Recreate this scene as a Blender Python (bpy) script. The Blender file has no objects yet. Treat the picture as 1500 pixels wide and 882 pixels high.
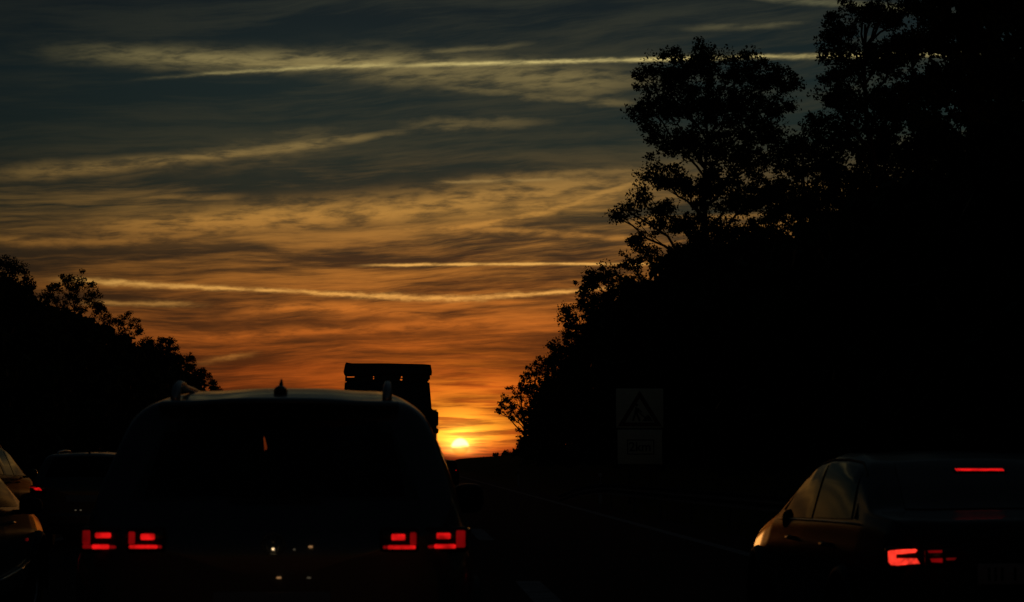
import bpy, bmesh, math, random
import numpy as np
from mathutils import Vector, Matrix

random.seed(7)
RNG = np.random.default_rng(11)
SC = bpy.context.scene
COL = SC.collection
R = math.radians

# ------------------------------------------------------------------ camera
F = 2900.0                      # focal length in photograph pixels (1500 wide)
CAMZ = 1.35
PHI = math.atan(237.0 / F)
TH = math.atan(150.0 / F * math.cos(PHI))
cr = Vector((math.cos(TH), -math.sin(TH), 0))
cu = Vector((-math.sin(TH) * math.sin(PHI), -math.cos(TH) * math.sin(PHI), math.cos(PHI)))
cf = Vector((math.sin(TH) * math.cos(PHI), math.cos(TH) * math.cos(PHI), math.sin(PHI)))
cam_d = bpy.data.cameras.new('camera')
cam = bpy.data.objects.new('camera', cam_d)
COL.objects.link(cam)
m = Matrix((cr, cu, -cf)).transposed().to_4x4()
m.translation = (0, 0, CAMZ)
cam.matrix_world = m
cam_d.sensor_width = 36
cam_d.lens = 36 * F / 1500
cam_d.clip_start = 0.1
cam_d.clip_end = 20000
cam_d.dof.use_dof = True
cam_d.dof.focus_distance = 75
cam_d.dof.aperture_fstop = 6.0
SC.camera = cam


def raydir(px, py):
    return cr * (px - 750) + cu * (441 - py) + cf * F


def P(px, py, Y):
    """world point seen at photo pixel (px, py), at distance Y along the road"""
    d = raydir(px, py)
    t = Y / d.y
    return Vector((d.x * t, Y, CAMZ + d.z * t))


def AE(px, py):
    d = raydir(px, py).normalized()
    return math.degrees(math.atan2(d.x, d.y)), math.degrees(math.asin(d.z))


# ------------------------------------------------------------------ world
SUN_AZ, SUN_EL = AE(674, 655)
SC.view_settings.view_transform = 'Standard'
SC.view_settings.look = 'None'
SC.view_settings.exposure = 0
SC.view_settings.gamma = 1

W = bpy.data.worlds.new('World')
SC.world = W
W.use_nodes = True
NT = W.node_tree
NT.nodes.clear()


def nn(t, **k):
    n = NT.nodes.new(t)
    for a, b in k.items():
        setattr(n, a, b)
    return n


def plug(sock, v):
    if isinstance(v, (int, float)):
        sock.default_value = v
    elif isinstance(v, (tuple, list)):
        sock.default_value = tuple(v) if len(v) == len(sock.default_value) else tuple(v) + (1,)
    else:
        NT.links.new(v, sock)


def M(op, a, b=0.0, c=0.0, clamp=False):
    n = nn('ShaderNodeMath', operation=op)
    n.use_clamp = clamp
    plug(n.inputs[0], a)
    plug(n.inputs[1], b)
    if op in ('MULTIPLY_ADD',):
        plug(n.inputs[2], c)
    return n.outputs[0]


def VEC(x, y, z=0.0):
    n = nn('ShaderNodeCombineXYZ')
    plug(n.inputs[0], x); plug(n.inputs[1], y); plug(n.inputs[2], z)
    return n.outputs[0]


def NOISE(v, scale=1.0, detail=4.0, rough=0.55, dist=0.0):
    n = nn('ShaderNodeTexNoise')
    plug(n.inputs['Vector'], v)
    n.inputs['Scale'].default_value = scale
    n.inputs['Detail'].default_value = detail
    n.inputs['Roughness'].default_value = rough
    n.inputs['Distortion'].default_value = dist
    return n.outputs['Fac']


def SMOOTH(v, lo, hi, a=0.0, b=1.0):
    n = nn('ShaderNodeMapRange', interpolation_type='SMOOTHSTEP')
    plug(n.inputs[0], v)
    n.inputs[1].default_value = lo; n.inputs[2].default_value = hi
    n.inputs[3].default_value = a; n.inputs[4].default_value = b
    return n.outputs[0]


def RAMP(v, lo, hi, stops):
    f = M('DIVIDE', M('SUBTRACT', v, lo), hi - lo, clamp=True)
    n = nn('ShaderNodeValToRGB')
    plug(n.inputs[0], f)
    e = n.color_ramp.elements
    while len(e) > 1:
        e.remove(e[-1])
    for i, (p, c) in enumerate(stops):
        q = (p - lo) / (hi - lo)
        el = e[0] if i == 0 else e.new(q)
        el.position = q
        el.color = tuple(lin(x) for x in c) + (1,)
    return n.outputs[0]


def lin(x):
    x = x / 255.0
    return x / 12.92 if x <= 0.04045 else ((x + 0.055) / 1.055) ** 2.4


def LC(*c):
    return tuple(lin(x) for x in c) + (1,)


def MIX(f, a, b, mode='MIX', clamp=False):
    n = nn('ShaderNodeMix', data_type='RGBA', blend_type=mode)
    n.clamp_result = clamp
    plug(n.inputs[0], f)
    plug(n.inputs[6], a)
    plug(n.inputs[7], b)
    return n.outputs[2]


tc = nn('ShaderNodeTexCoord')
sep = nn('ShaderNodeSeparateXYZ')
NT.links.new(tc.outputs['Generated'], sep.inputs[0])
X, Yd, Z = sep.outputs
az = M('MULTIPLY', M('ARCTAN2', X, Yd), 57.29578)
el = M('MULTIPLY', M('ARCSINE', Z), 57.29578)

# low frequency wander of all streaks
wv = VEC(M('MULTIPLY', az, 0.10), M('MULTIPLY', el, 0.28), 3.1)
warp = M('SUBTRACT', NOISE(wv, 1.0, 3.0), 0.5)
wf = VEC(M('MULTIPLY', az, 0.9), M('MULTIPLY', el, 1.8), 7.7)
warpf = M('SUBTRACT', NOISE(wf, 1.0, 4.0), 0.5)
elw = M('ADD', M('ADD', el, M('MULTIPLY', warp, 1.25)), M('MULTIPLY', warpf, 0.08))
# streaks lean up to the right, more so high up
lean = M('MULTIPLY', az, M('MULTIPLY_ADD', el, -0.006, -0.012))
ee = M('ADD', elw, lean)

clear = RAMP(el, -2, 60, [(-2, (5, 5, 5)), (0.0, (42, 14, 10)), (0.35, (60, 20, 11)), (1.6, (74, 29, 12)), (3.4, (62, 33, 16)),
                          (5.4, (54, 37, 22)), (7.2, (35, 39, 31)), (9.0, (25, 38, 35)), (11.0, (20, 35, 36)),
                          (13.0, (18, 29, 32)), (20, (18, 26, 30)), (45, (16, 21, 24)), (60, (15, 20, 23))])
cloudc = RAMP(el, -2, 60, [(-2, (5, 5, 5)), (0.0, (84, 28, 15)), (0.5, (140, 46, 14)), (1.6, (174, 68, 18)), (3.4, (198, 98, 30)),
                           (5.4, (194, 120, 46)), (7.2, (176, 126, 58)), (9.0, (128, 106, 62)), (11.0, (142, 124, 76)),
                           (13.0, (96, 94, 68)), (20, (40, 46, 44)), (45, (19, 24, 27)), (60, (16, 21, 24))])

n1 = NOISE(VEC(M('MULTIPLY', az, 0.085), M('MULTIPLY', ee, 0.70), 0.0), 1.0, 5.0, 0.55)
n2 = NOISE(VEC(M('MULTIPLY', az, 0.20), M('MULTIPLY', ee, 2.3), 5.0), 1.0, 6.0, 0.60)
n3 = NOISE(VEC(M('MULTIPLY', az, 0.55), M('MULTIPLY', M('MULTIPLY_ADD', az, -0.035, ee), 8.5), 9.0), 1.0, 6.0, 0.7)
dens = M('ADD', M('ADD', M('MULTIPLY', n1, 0.62), M('MULTIPLY', n2, 0.44)), M('MULTIPLY', n3, 0.22))
cov = SMOOTH(dens, 0.55, 0.79)
# fewer clouds high up and to the left
thin = RAMP(el, -2, 60, [(-2, (255,) * 3), (4.5, (235,) * 3), (7.4, (225,) * 3), (8.4, (135,) * 3), (9.6, (85,) * 3), (11, (85,) * 3), (13.5, (110,) * 3), (60, (90,) * 3)])
leftf = SMOOTH(az, -13, 3, 0.55, 1.0)
cov = M('MULTIPLY', M('MULTIPLY', cov, thin), leftf)


STREAKS = []


NZ = [M('SUBTRACT', NOISE(VEC(M('MULTIPLY', az, fa), M('MULTIPLY', el, fe), sd_), 1.0, 4.0, 0.6), 0.5)
      for fa, fe, sd_ in ((2.6, 6.0, 1.5), (1.2, 3.2, 22.5), (0.42, 1.5, 32.5))]
MODS = [SMOOTH(NOISE(VEC(M('MULTIPLY', az, 0.8), M('MULTIPLY', ee, 4.0), sd_), 1.0, 4.0, 0.6), 0.30, 0.62, 0.25, 1.0) for sd_ in (12.0, 29.0)]


def streak(pts, w, amp, fade=25, rag=1.0, seed=0.0, w2=None):
    """a streak through 2 or 3 photo points; pts given in px, w half width in px; amp up to 1"""
    ae = [AE(*p) for p in pts]
    k = 0.01976
    a0, e0 = ae[0]
    a1, e1 = ae[-1]
    x = M('SUBTRACT', az, a0)
    if len(ae) == 3:
        am, em = ae[1]
        A = np.array([[(am - a0), (am - a0) ** 2], [(a1 - a0), (a1 - a0) ** 2]])
        s, q = np.linalg.solve(A, np.array([em - e0, e1 - e0]))
    else:
        s, q = (e1 - e0) / (a1 - a0), 0.0
    c = M('ADD', M('MULTIPLY', M('MULTIPLY', x, x), float(q)), M('MULTIPLY_ADD', x, float(s), float(e0)))
    t = M('DIVIDE', x, a1 - a0)
    if w2 is None:
        w2 = w
    ww = M('MULTIPLY_ADD', t, (w2 - w) * k, w * k)
    nz = NZ[0 if w < 5 else (1 if w < 10 else 2)]
    d = M('ADD', M('SUBTRACT', el, c), M('MULTIPLY', nz, M('MULTIPLY', ww, (2.4 if w < 5 else 1.5) * rag)))
    d = M('DIVIDE', d, ww)
    g = M('EXPONENT', M('MULTIPLY', M('MULTIPLY', d, d), -1.0))
    fd = fade * k
    lo, hi = min(a0, a1), max(a0, a1)
    win = M('MULTIPLY', SMOOTH(az, lo - fd, lo + fd), SMOOTH(az, hi - fd, hi + fd, 1.0, 0.0))
    mod = MODS[int(seed) % 2]
    g = M('MULTIPLY', M('MULTIPLY', g, win), M('MULTIPLY', mod, amp))
    STREAKS.append(g)
    return g


# soft cirrus banks (each folded in at once: the shader stack is small)
softs = streak([(150, 79), (400, 89), (700, 92)], 14, 1.0, 160, 0.8, 1.0, 13)
softs = M('MAXIMUM', softs, streak([(240, 88), (420, 94), (600, 97)], 5, 1.0, 90, 1.2, 1.0, 5))
softs = M('MAXIMUM', softs, streak([(480, 92), (700, 104), (930, 122)], 24, 0.62, 110, 0.9, 2.0))
softs = M('MAXIMUM', softs, streak([(400, 90), (560, 82), (760, 66)], 5, 0.5, 60, 1.0, 2.5))
softs = M('MAXIMUM', softs, streak([(10, 252), (280, 232), (560, 198)], 11, 0.9, 100, 1.1, 3.0, 6))
softs = M('MAXIMUM', softs, streak([(250, 236), (520, 205)], 20, 0.28, 80, 1.3, 4.0))
softs = M('MAXIMUM', softs, streak([(600, 184), (790, 179)], 9, 0.38, 70, 1.3, 5.0))
softs = M('MAXIMUM', softs, streak([(640, 125), (940, 155)], 7, 0.4, 50, 1.3, 6.0))
softs = M('MAXIMUM', softs, streak([(130, 335), (500, 312), (960, 262)], 20, 0.95, 160, 0.75, 7.0, 28))
softs = M('MAXIMUM', softs, streak([(640, 318), (960, 280)], 11, 0.95, 110, 0.7, 8.0))
softs = M('MAXIMUM', softs, streak([(180, 290), (350, 289)], 5, 0.45, 40, 1.2, 9.0))
softs = M('MAXIMUM', softs, streak([(1100, -6), (1240, 6), (1380, 16)], 6, 0.85, 40, 1.2, 10.0))
softs = M('MAXIMUM', softs, streak([(1010, 42), (1180, 34)], 5, 0.40, 40, 1.2, 11.0))
softs = M('MAXIMUM', softs, streak([(350, 462), (520, 452), (640, 470)], 10, 0.9, 90, 1.4, 12.0))
softs = M('MAXIMUM', softs, streak([(230, 500), (520, 482), (850, 470)], 10, 0.7, 90, 1.4, 13.0))
softs = M('MAXIMUM', softs, streak([(680, 334), (810, 342), (960, 352)], 6, 0.75, 50, 1.6, 14.0))
softs = M('MAXIMUM', softs, streak([(560, 338), (760, 318), (980, 246)], 6, 1.0, 90, 1.0, 15.0, 9))
softs = M('MAXIMUM', softs, streak([(660, 268), (980, 245)], 8, 0.6, 90, 1.1, 16.0))
softs = M('MAXIMUM', softs, streak([(-60, 345), (200, 352), (420, 322)], 8, 0.6, 90, 1.1, 17.0))
softs = M('MAXIMUM', softs, streak([(520, 590), (720, 571), (820, 552)], 4, 0.7, 40, 1.1, 18.0))
hards = streak([(290, 109), (420, 101), (640, 94)], 2.4, 0.55, 110, 0.8, 21.0, 3.0)
hards = M('MAXIMUM', hards, streak([(600, 96), (900, 88), (1400, 79)], 2.6, 0.85, 90, 0.7, 22.0, 3.4))
hards = M('MAXIMUM', hards, streak([(560, 388.5), (720, 387), (950, 387)], 1.9, 1.3, 60, 0.7, 23.0))
hards = M('MAXIMUM', hards, streak([(110, 411), (260, 419), (430, 427)], 4.4, 1.15, 60, 0.9, 24.0, 2.4))
hards = M('MAXIMUM', hards, streak([(420, 426), (560, 434), (700, 437)], 3.0, 1.05, 40, 1.1, 25.0, 4.4))
hards = M('MAXIMUM', hards, streak([(640, 438), (760, 432), (900, 421)], 4.2, 1.1, 60, 1.0, 26.0, 2.2))
hards = M('MAXIMUM', hards, streak([(640, 267), (810, 263)], 2.2, 0.5, 30, 0.9, 27.0))
hards = M('MAXIMUM', hards, streak([(130, 444), (290, 446)], 3.5, 0.5, 30, 0.9, 28.0))
hards = M('MAXIMUM', hards, streak([(300, 530), (360, 520)], 4, 0.45, 30, 0.9, 29.0))
cov = M('MAXIMUM', cov, M('MULTIPLY', softs, 1.0))
sky = MIX(cov, clear, cloudc)
hardc = RAMP(el, -2, 60, [(-2, (0,) * 3), (3.4, (214, 138, 60)), (5.5, (226, 166, 82)), (8.5, (160, 130, 76)), (11.5, (206, 186, 118)), (20, (150, 140, 110))])
sky = MIX(M('MINIMUM', hards, 1.0), sky, hardc)

# darker, far left of the frame and everything away from the sunset
lf = SMOOTH(az, -16, -1, 0.42, 1.0)
daz = M('ABSOLUTE', M('SUBTRACT', az, SUN_AZ))
away = SMOOTH(daz, 14, 42, 1.0, 0.58)
sky = MIX(1.0, sky, VEC(M('MULTIPLY', lf, away), M('MULTIPLY', M('MULTIPLY_ADD', lf, 0.85, 0.15), away), M('MULTIPLY', M('MULTIPLY_ADD', lf, 0.7, 0.3), away)), 'MULTIPLY')

# glow round the sun, broken by thin cloud bars
dx = M('SUBTRACT', az, SUN_AZ)
dy = M('SUBTRACT', el, SUN_EL)
gx = M('MULTIPLY', dx, 0.80)
dist = M('SQRT', M('ADD', M('MULTIPLY', gx, gx), M('MULTIPLY', dy, dy)))
bars = NOISE(VEC(M('MULTIPLY', az, 0.45), M('MULTIPLY', M('ADD', el, M('MULTIPLY', warpf, 0.10)), 6.5), 2.0), 1.0, 5.0, 0.55)
bar = SMOOTH(bars, 0.38, 0.60, 0.16, 1.12)
g1 = M('MULTIPLY', M('EXPONENT', M('MULTIPLY', dist, -1.9)), bar)
g2 = M('EXPONENT', M('MULTIPLY', dist, -0.72))
low = SMOOTH(el, 0.08, 0.46)
g1 = M('MULTIPLY', g1, M('MULTIPLY_ADD', low, 0.92, 0.08))
g2 = M('MULTIPLY', M('MULTIPLY', g2, M('MULTIPLY_ADD', bar, 0.65, 0.35)), M('MULTIPLY_ADD', low, 0.85, 0.15))


redf = SMOOTH(el, 0.12, 1.0)


def SCALE(col, f):
    return MIX(1.0, col, VEC(f, f, f), 'MULTIPLY')


sky = MIX(1.0, sky, SCALE(MIX(redf, (0.78, 0.055, 0.005, 1), (0.96, 0.17, 0.005, 1)), g2), 'ADD')
sky = MIX(1.0, sky, SCALE(MIX(redf, (1.7, 0.18, 0.015, 1), (3.2, 1.50, 0.09, 1)), g1), 'ADD')
sky = MIX(1.0, sky, SCALE((2.2, 1.25, 0.22, 1), M('MULTIPLY', M('EXPONENT', M('MULTIPLY', dist, -4.5)), low)), 'ADD')
# dark bars of cloud near the sun


def dark(pts, w, amp, fade=15):
    return streak(pts, w, amp, fade, 0.5, 40 + len(STREAKS))


dd = dark([(640, 563), (712, 563)], 2.6, 0.85, 10)
dd = M('MAXIMUM', dd, dark([(640, 584), (790, 580)], 6.0, 0.75, 20))
dd = M('MAXIMUM', dd, dark([(640, 553), (760, 540)], 5.0, 0.35))
dd = M('MAXIMUM', dd, dark([(640, 641), (720, 641)], 1.2, 0.55, 12))
dd = M('MAXIMUM', dd, dark([(690, 655), (790, 648)], 8.0, 0.55, 15))
dd = M('MAXIMUM', dd, dark([(600, 672), (800, 671)], 3.0, 0.8, 20))
dd = M('MAXIMUM', dd, dark([(330, 540), (640, 536)], 8.0, 0.45, 30))
sky = MIX(dd, sky, MIX(0.35, sky, LC(70, 22, 10)), 'MIX')
sky = MIX(M('MULTIPLY', dd, 0.35), sky, LC(90, 30, 10))
# the sun's disc, its lower part behind cloud
rd = M('SQRT', M('ADD', M('MULTIPLY', dx, dx), M('MULTIPLY', dy, dy)))
disc = SMOOTH(rd, 0.20, 0.29, 1.0, 0.0)
up = SMOOTH(M('ADD', dy, M('MULTIPLY', warpf, 0.22)), -0.05, 0.09)
disc_c = MIX(up, (0.95, 0.22, 0.012, 1), (3.2, 2.3, 0.75, 1))
sky = MIX(M('MULTIPLY', disc, M('MULTIPLY_ADD', up, 0.45, 0.5)), sky, disc_c)
# ground side of the sky
gnd = SMOOTH(el, -0.35, 0.05)
sky = MIX(gnd, (0.0015, 0.0012, 0.001, 1), sky)

nis = nn('ShaderNodeTexSky', sky_type='NISHITA')
nis.sun_disc = False
nis.sun_elevation = R(max(SUN_EL, 0.2))
nis.sun_rotation = R(SUN_AZ)
sky = MIX(1.0, sky, MIX(1.0, nis.outputs[0], (0.0010, 0.0010, 0.0010, 1), 'MULTIPLY'), 'ADD')
bg = nn('ShaderNodeBackground')
plug(bg.inputs[0], sky)
bg.inputs[1].default_value = 1.0
out = nn('ShaderNodeOutputWorld')
NT.links.new(bg.outputs[0], out.inputs[0])
W.cycles.sampling_method = 'MANUAL'
W.cycles.sample_map_resolution = 2048

# the low sun itself
sd = bpy.data.lights.new('sun', 'SUN')
sd.energy = 0.004
sd.angle = R(0.5)
sd.color = (1.0, 0.42, 0.10)
so = bpy.data.objects.new('sun', sd)
COL.objects.link(so)
sdir = Vector((math.sin(R(SUN_AZ)) * math.cos(R(SUN_EL)), math.cos(R(SUN_AZ)) * math.cos(R(SUN_EL)), math.sin(R(SUN_EL))))
so.rotation_euler = (-sdir).to_track_quat('-Z', 'Y').to_euler()
so.location = (0, 0, 30)


# ------------------------------------------------------------------ materials
def mat(name, color, rough=0.5, metal=0.0, coat=0.0, var=0.0, scale=5.0, spec=0.5, emis=None, estr=1.0, bump=0.0):
    ma = bpy.data.materials.new(name)
    ma.use_nodes = True
    nt = ma.node_tree
    b = nt.nodes['Principled BSDF']
    b.inputs['Base Color'].default_value = tuple(color) + (1,)
    b.inputs['Roughness'].default_value = rough
    b.inputs['Metallic'].default_value = metal
    b.inputs['Specular IOR Level'].default_value = spec
    b.inputs['Coat Weight'].default_value = coat
    b.inputs['Coat Roughness'].default_value = 0.05
    if emis:
        b.inputs['Emission Color'].default_value = tuple(emis) + (1,)
        b.inputs['Emission Strength'].default_value = estr
    if var or bump:
        t = nt.nodes.new('ShaderNodeTexCoord')
        n = nt.nodes.new('ShaderNodeTexNoise')
        n.inputs['Scale'].default_value = scale
        n.inputs['Detail'].default_value = 6
        nt.links.new(t.outputs['Object'], n.inputs['Vector'])
        if var:
            r = nt.nodes.new('ShaderNodeMapRange')
            r.inputs[1].default_value = 0.3
            r.inputs[2].default_value = 0.7
            r.inputs[3].default_value = 1 - var
            r.inputs[4].default_value = 1 + var
            nt.links.new(n.outputs['Fac'], r.inputs[0])
            mx = nt.nodes.new('ShaderNodeMix')
            mx.data_type = 'RGBA'
            mx.blend_type = 'MULTIPLY'
            mx.inputs[0].default_value = 1
            if emis:
                mx.inputs[6].default_value = tuple(emis) + (1,)
                nt.links.new(mx.outputs[2], b.inputs['Emission Color'])
            else:
                mx.inputs[6].default_value = tuple(color) + (1,)
                nt.links.new(mx.outputs[2], b.inputs['Base Color'])
            nt.links.new(r.outputs[0], mx.inputs[7])
        if bump:
            bp = nt.nodes.new('ShaderNodeBump')
            bp.inputs['Strength'].default_value = bump
            bp.inputs['Distance'].default_value = 0.01
            nt.links.new(n.outputs['Fac'], bp.inputs['Height'])
            nt.links.new(bp.outputs[0], b.inputs['Normal'])
    return ma


MT = dict(
    asphalt=mat('asphalt', (0.045, 0.047, 0.05), 1.0, var=0.25, scale=0.7, bump=0.6, spec=0.02),
    paint=mat('road_paint', (0.32, 0.34, 0.35), 1.0, var=0.4, scale=3, spec=0.02),
    grass=mat('grass', (0.04, 0.055, 0.02), 1.0, var=0.4, scale=0.3, spec=0.02),
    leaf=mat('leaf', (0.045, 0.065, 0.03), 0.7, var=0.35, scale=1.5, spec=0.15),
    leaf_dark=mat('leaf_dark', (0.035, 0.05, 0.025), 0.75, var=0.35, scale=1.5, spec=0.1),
    bark=mat('bark', (0.05, 0.04, 0.03), 0.9, var=0.3, scale=8, spec=0.1),
    hill=mat('hill', (0.04, 0.045, 0.025), 0.95, var=0.3, scale=0.01, spec=0.05),
    dkpaint=mat('dark_paint', (0.012, 0.014, 0.015), 0.25, 0.0, spec=0.02),
    suvpaint=mat('grey_paint', (0.10, 0.118, 0.13), 0.32, 0.5, coat=0.5, var=0.08, scale=2),
    sedanpaint=mat('teal_grey_paint', (0.020, 0.030, 0.033), 0.20, 0.0, coat=0.0, spec=0.07),
    silver=mat('silver_paint', (0.16, 0.17, 0.17), 0.14, 0.0, spec=0.5),
    greenpaint=mat('greenish_paint', (0.10, 0.11, 0.10), 0.32, 0.6, coat=0.5),
    chrome=mat('chrome', (0.7, 0.7, 0.7), 0.12, 1.0),
    satin=mat('satin_aluminium', (0.45, 0.46, 0.46), 0.30, 1.0),
    dull=mat('dull_chrome', (0.18, 0.20, 0.20), 0.5, 0.6),
    plastic=mat('black_plastic', (0.012, 0.012, 0.012), 0.55, spec=0.3),
    gloss=mat('gloss_black', (0.01, 0.01, 0.011), 0.14, spec=0.5),
    glass=mat('tinted_glass', (0.006, 0.007, 0.008), 0.12, spec=0.12),
    sideglass=mat('side_glass', (0.008, 0.012, 0.013), 0.06, spec=0.04),
    rubber=mat('rubber', (0.015, 0.015, 0.015), 0.85, spec=0.2),
    rim=mat('alloy', (0.35, 0.35, 0.36), 0.3, 0.9),
    lens=mat('lamp_lens', (0.05, 0.002, 0.003), 0.12, spec=0.5),
    headlens=mat('headlamp_lens', (0.02, 0.022, 0.024), 0.7, spec=0.04),
    red=mat('lamp_bright', (0.05, 0.0, 0.0), 0.3, emis=(0.66, 0.006, 0.006), estr=1.0, var=0.6, scale=14),
    reddim=mat('lamp_dim', (0.04, 0.0, 0.0), 0.3, emis=(0.13, 0.0010, 0.0015), estr=1.0, var=0.5, scale=9),
    redfaint=mat('lamp_faint', (0.03, 0.0, 0.0), 0.3, emis=(0.05, 0.001, 0.001), estr=1.0, var=0.7, scale=12),
    redhot=mat('lamp_hot', (0.05, 0.0, 0.0), 0.3, emis=(1.05, 0.042, 0.022), estr=1.0, var=0.65, scale=26),
    amber=mat('amber_lens', (0.3, 0.08, 0.01), 0.3, emis=(0.11, 0.03, 0.01), estr=1.0),
    warm=mat('warm_glint', (0.2, 0.15, 0.1), 0.3, emis=(1.5, 1.0, 0.5), estr=1.0),  # glow painted in for a bright glint on the boot, no lamp
    warmdim=mat('warm_glint_dim', (0.2, 0.15, 0.1), 0.3, emis=(0.26, 0.13, 0.05), estr=1.0),  # weaker painted glow for the smaller boot glints
    greydim=mat('plate_lamp_and_glint', (0.2, 0.2, 0.15), 0.3, emis=(0.05, 0.04, 0.025), estr=1.0),  # faint glow for plate lamps and for painted glints on the SUV boot
    plate=mat('plate_white', (0.32, 0.32, 0.32), 0.6),
    black=mat('lettering_black', (0.01, 0.01, 0.01), 0.7, spec=0.2),
    signw=mat('sign_white', (0.90, 0.90, 0.66), 0.6, var=0.06, scale=3),
    signr=mat('sign_red', (0.12, 0.008, 0.008), 0.6),
    signk=mat('sign_black', (0.01, 0.01, 0.01), 0.7),
    zinc=mat('galvanised_steel', (0.10, 0.105, 0.11), 0.75, 0.15, var=0.25, scale=4),
    truckpaint=mat('truck_paint', (0.035, 0.04, 0.038), 0.5, var=0.2, scale=2),
    post=mat('post_white', (0.6, 0.6, 0.58), 0.7),
    interior=mat('interior_fabric', (0.012, 0.012, 0.012), 0.95, spec=0.05),
)


def clear_glass():
    ma = bpy.data.materials.new('window_glass')
    ma.use_nodes = True
    nt = ma.node_tree
    nt.nodes.clear()
    o = nt.nodes.new('ShaderNodeOutputMaterial')
    mx = nt.nodes.new('ShaderNodeMixShader')
    t = nt.nodes.new('ShaderNodeBsdfTransparent')
    g = nt.nodes.new('ShaderNodeBsdfGlossy')
    fr = nt.nodes.new('ShaderNodeFresnel')
    t.inputs[0].default_value = (0.75, 0.80, 0.72, 1)
    g.inputs['Roughness'].default_value = 0.03
    nt.links.new(fr.outputs[0], mx.inputs[0])
    nt.links.new(t.outputs[0], mx.inputs[1])
    nt.links.new(g.outputs[0], mx.inputs[2])
    nt.links.new(mx.outputs[0], o.inputs[0])
    return ma


MT['clear'] = clear_glass()


# ------------------------------------------------------------------ helpers
def tag(o, label=None, cat=None, group=None, kind=None):
    if label: o['label'] = label
    if cat: o['category'] = cat
    if group: o['group'] = group
    if kind: o['kind'] = kind
    return o


def thing(name, label, cat, loc=(0, 0, 0), rz=0.0, group=None):
    o = bpy.data.objects.new(name, None)
    o.empty_display_size = 0.3
    COL.objects.link(o)
    o.location = loc
    o.rotation_euler = (0, 0, rz)
    return tag(o, label, cat, group)


def obj(name, bm, ma, parent=None, smooth=True):
    me = bpy.data.meshes.new(name)
    bm.normal_update()
    bm.to_mesh(me)
    bm.free()
    if smooth:
        me.polygons.foreach_set('use_smooth', [True] * len(me.polygons))
    me.materials.append(MT[ma] if isinstance(ma, str) else ma)
    o = bpy.data.objects.new(name, me)
    COL.objects.link(o)
    if parent:
        o.parent = parent
    return o


def meshobj(name, verts, faces, ma, parent=None, smooth=True):
    me = bpy.data.meshes.new(name)
    me.from_pydata([tuple(v) for v in verts], [], [tuple(f) for f in faces])
    me.update()
    if smooth:
        me.polygons.foreach_set('use_smooth', [True] * len(me.polygons))
    me.materials.append(MT[ma] if isinstance(ma, str) else ma)
    o = bpy.data.objects.new(name, me)
    COL.objects.link(o)
    if parent:
        o.parent = parent
    return o


def rbox(bm, c, s, bev=0.0, seg=2, rot=None):
    r = bmesh.ops.create_cube(bm, size=1.0)
    vs = r['verts']
    bmesh.ops.scale(bm, vec=s, verts=vs)
    if bev > 0:
        es = list({e for v in vs for e in v.link_edges})
        r = bmesh.ops.bevel(bm, geom=es, offset=min(bev, min(s) * 0.48), segments=seg, affect='EDGES', profile=0.5)
        vs = r['verts']
        vs = list({v for f in r['faces'] for v in f.verts} | set(v for v in vs))
        # collect connected
        seen = set(vs); st = list(vs)
        while st:
            v = st.pop()
            for e in v.link_edges:
                w = e.other_vert(v)
                if w not in seen:
                    seen.add(w); st.append(w)
        vs = list(seen)
    if rot is not None:
        bmesh.ops.rotate(bm, cent=(0, 0, 0), matrix=rot, verts=vs)
    bmesh.ops.translate(bm, vec=c, verts=vs)
    return vs


def box_obj(name, c, s, ma, parent=None, bev=0.01, rot=None):
    bm = bmesh.new()
    rbox(bm, c, s, bev, 2, rot)
    return obj(name, bm, ma, parent)


def cyl(bm, p0, p1, r0, r1=None, seg=16, cap=True):
    p0 = Vector(p0); p1 = Vector(p1)
    r1 = r0 if r1 is None else r1
    d = (p1 - p0)
    q = d.normalized().to_track_quat('Z', 'Y')
    a = []; b = []
    for i in range(seg):
        t = 2 * math.pi * i / seg
        v = Vector((math.cos(t), math.sin(t), 0))
        a.append(bm.verts.new(p0 + q @ (v * r0)))
        b.append(bm.verts.new(p1 + q @ (v * r1)))
    for i in range(seg):
        j = (i + 1) % seg
        bm.faces.new((a[i], a[j], b[j], b[i]))
    if cap:
        bm.faces.new(list(reversed(a))); bm.faces.new(b)


def tube(bm, pts, rad, seg=8):
    """sweep with radius list"""
    pts = [Vector(p) for p in pts]
    n = len(pts)
    if isinstance(rad, (int, float)):
        rad = [rad] * n
    rings = []
    for i, p in enumerate(pts):
        d = (pts[min(i + 1, n - 1)] - pts[max(i - 1, 0)]).normalized()
        q = d.to_track_quat('Z', 'Y')
        rings.append([bm.verts.new(p + q @ Vector((math.cos(2 * math.pi * k / seg) * rad[i], math.sin(2 * math.pi * k / seg) * rad[i], 0))) for k in range(seg)])
    for i in range(n - 1):
        # align ring index to avoid twist
        best = min(range(seg), key=lambda s: sum((rings[i][k].co - rings[i + 1][(k + s) % seg].co).length_squared for k in range(0, seg, 2)))
        rings[i + 1] = rings[i + 1][best:] + rings[i + 1][:best]
        for k in range(seg):
            j = (k + 1) % seg
            bm.faces.new((rings[i][k], rings[i][j], rings[i + 1][j], rings[i + 1][k]))
    bm.faces.new(list(reversed(rings[0]))); bm.faces.new(rings[-1])


def prism(bm, poly, y0, y1):
    """poly in x,z extruded along y"""
    a = [bm.verts.new((x, y0, z)) for x, z in poly]
    b = [bm.verts.new((x, y1, z)) for x, z in poly]
    n = len(poly)
    bm.faces.new(a)
    bm.faces.new(list(reversed(b)))
    for i in range(n):
        j = (i + 1) % n
        bm.faces.new((a[j], a[i], b[i], b[j]))
    bmesh.ops.recalc_face_normals(bm, faces=bm.faces[:])


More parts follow.
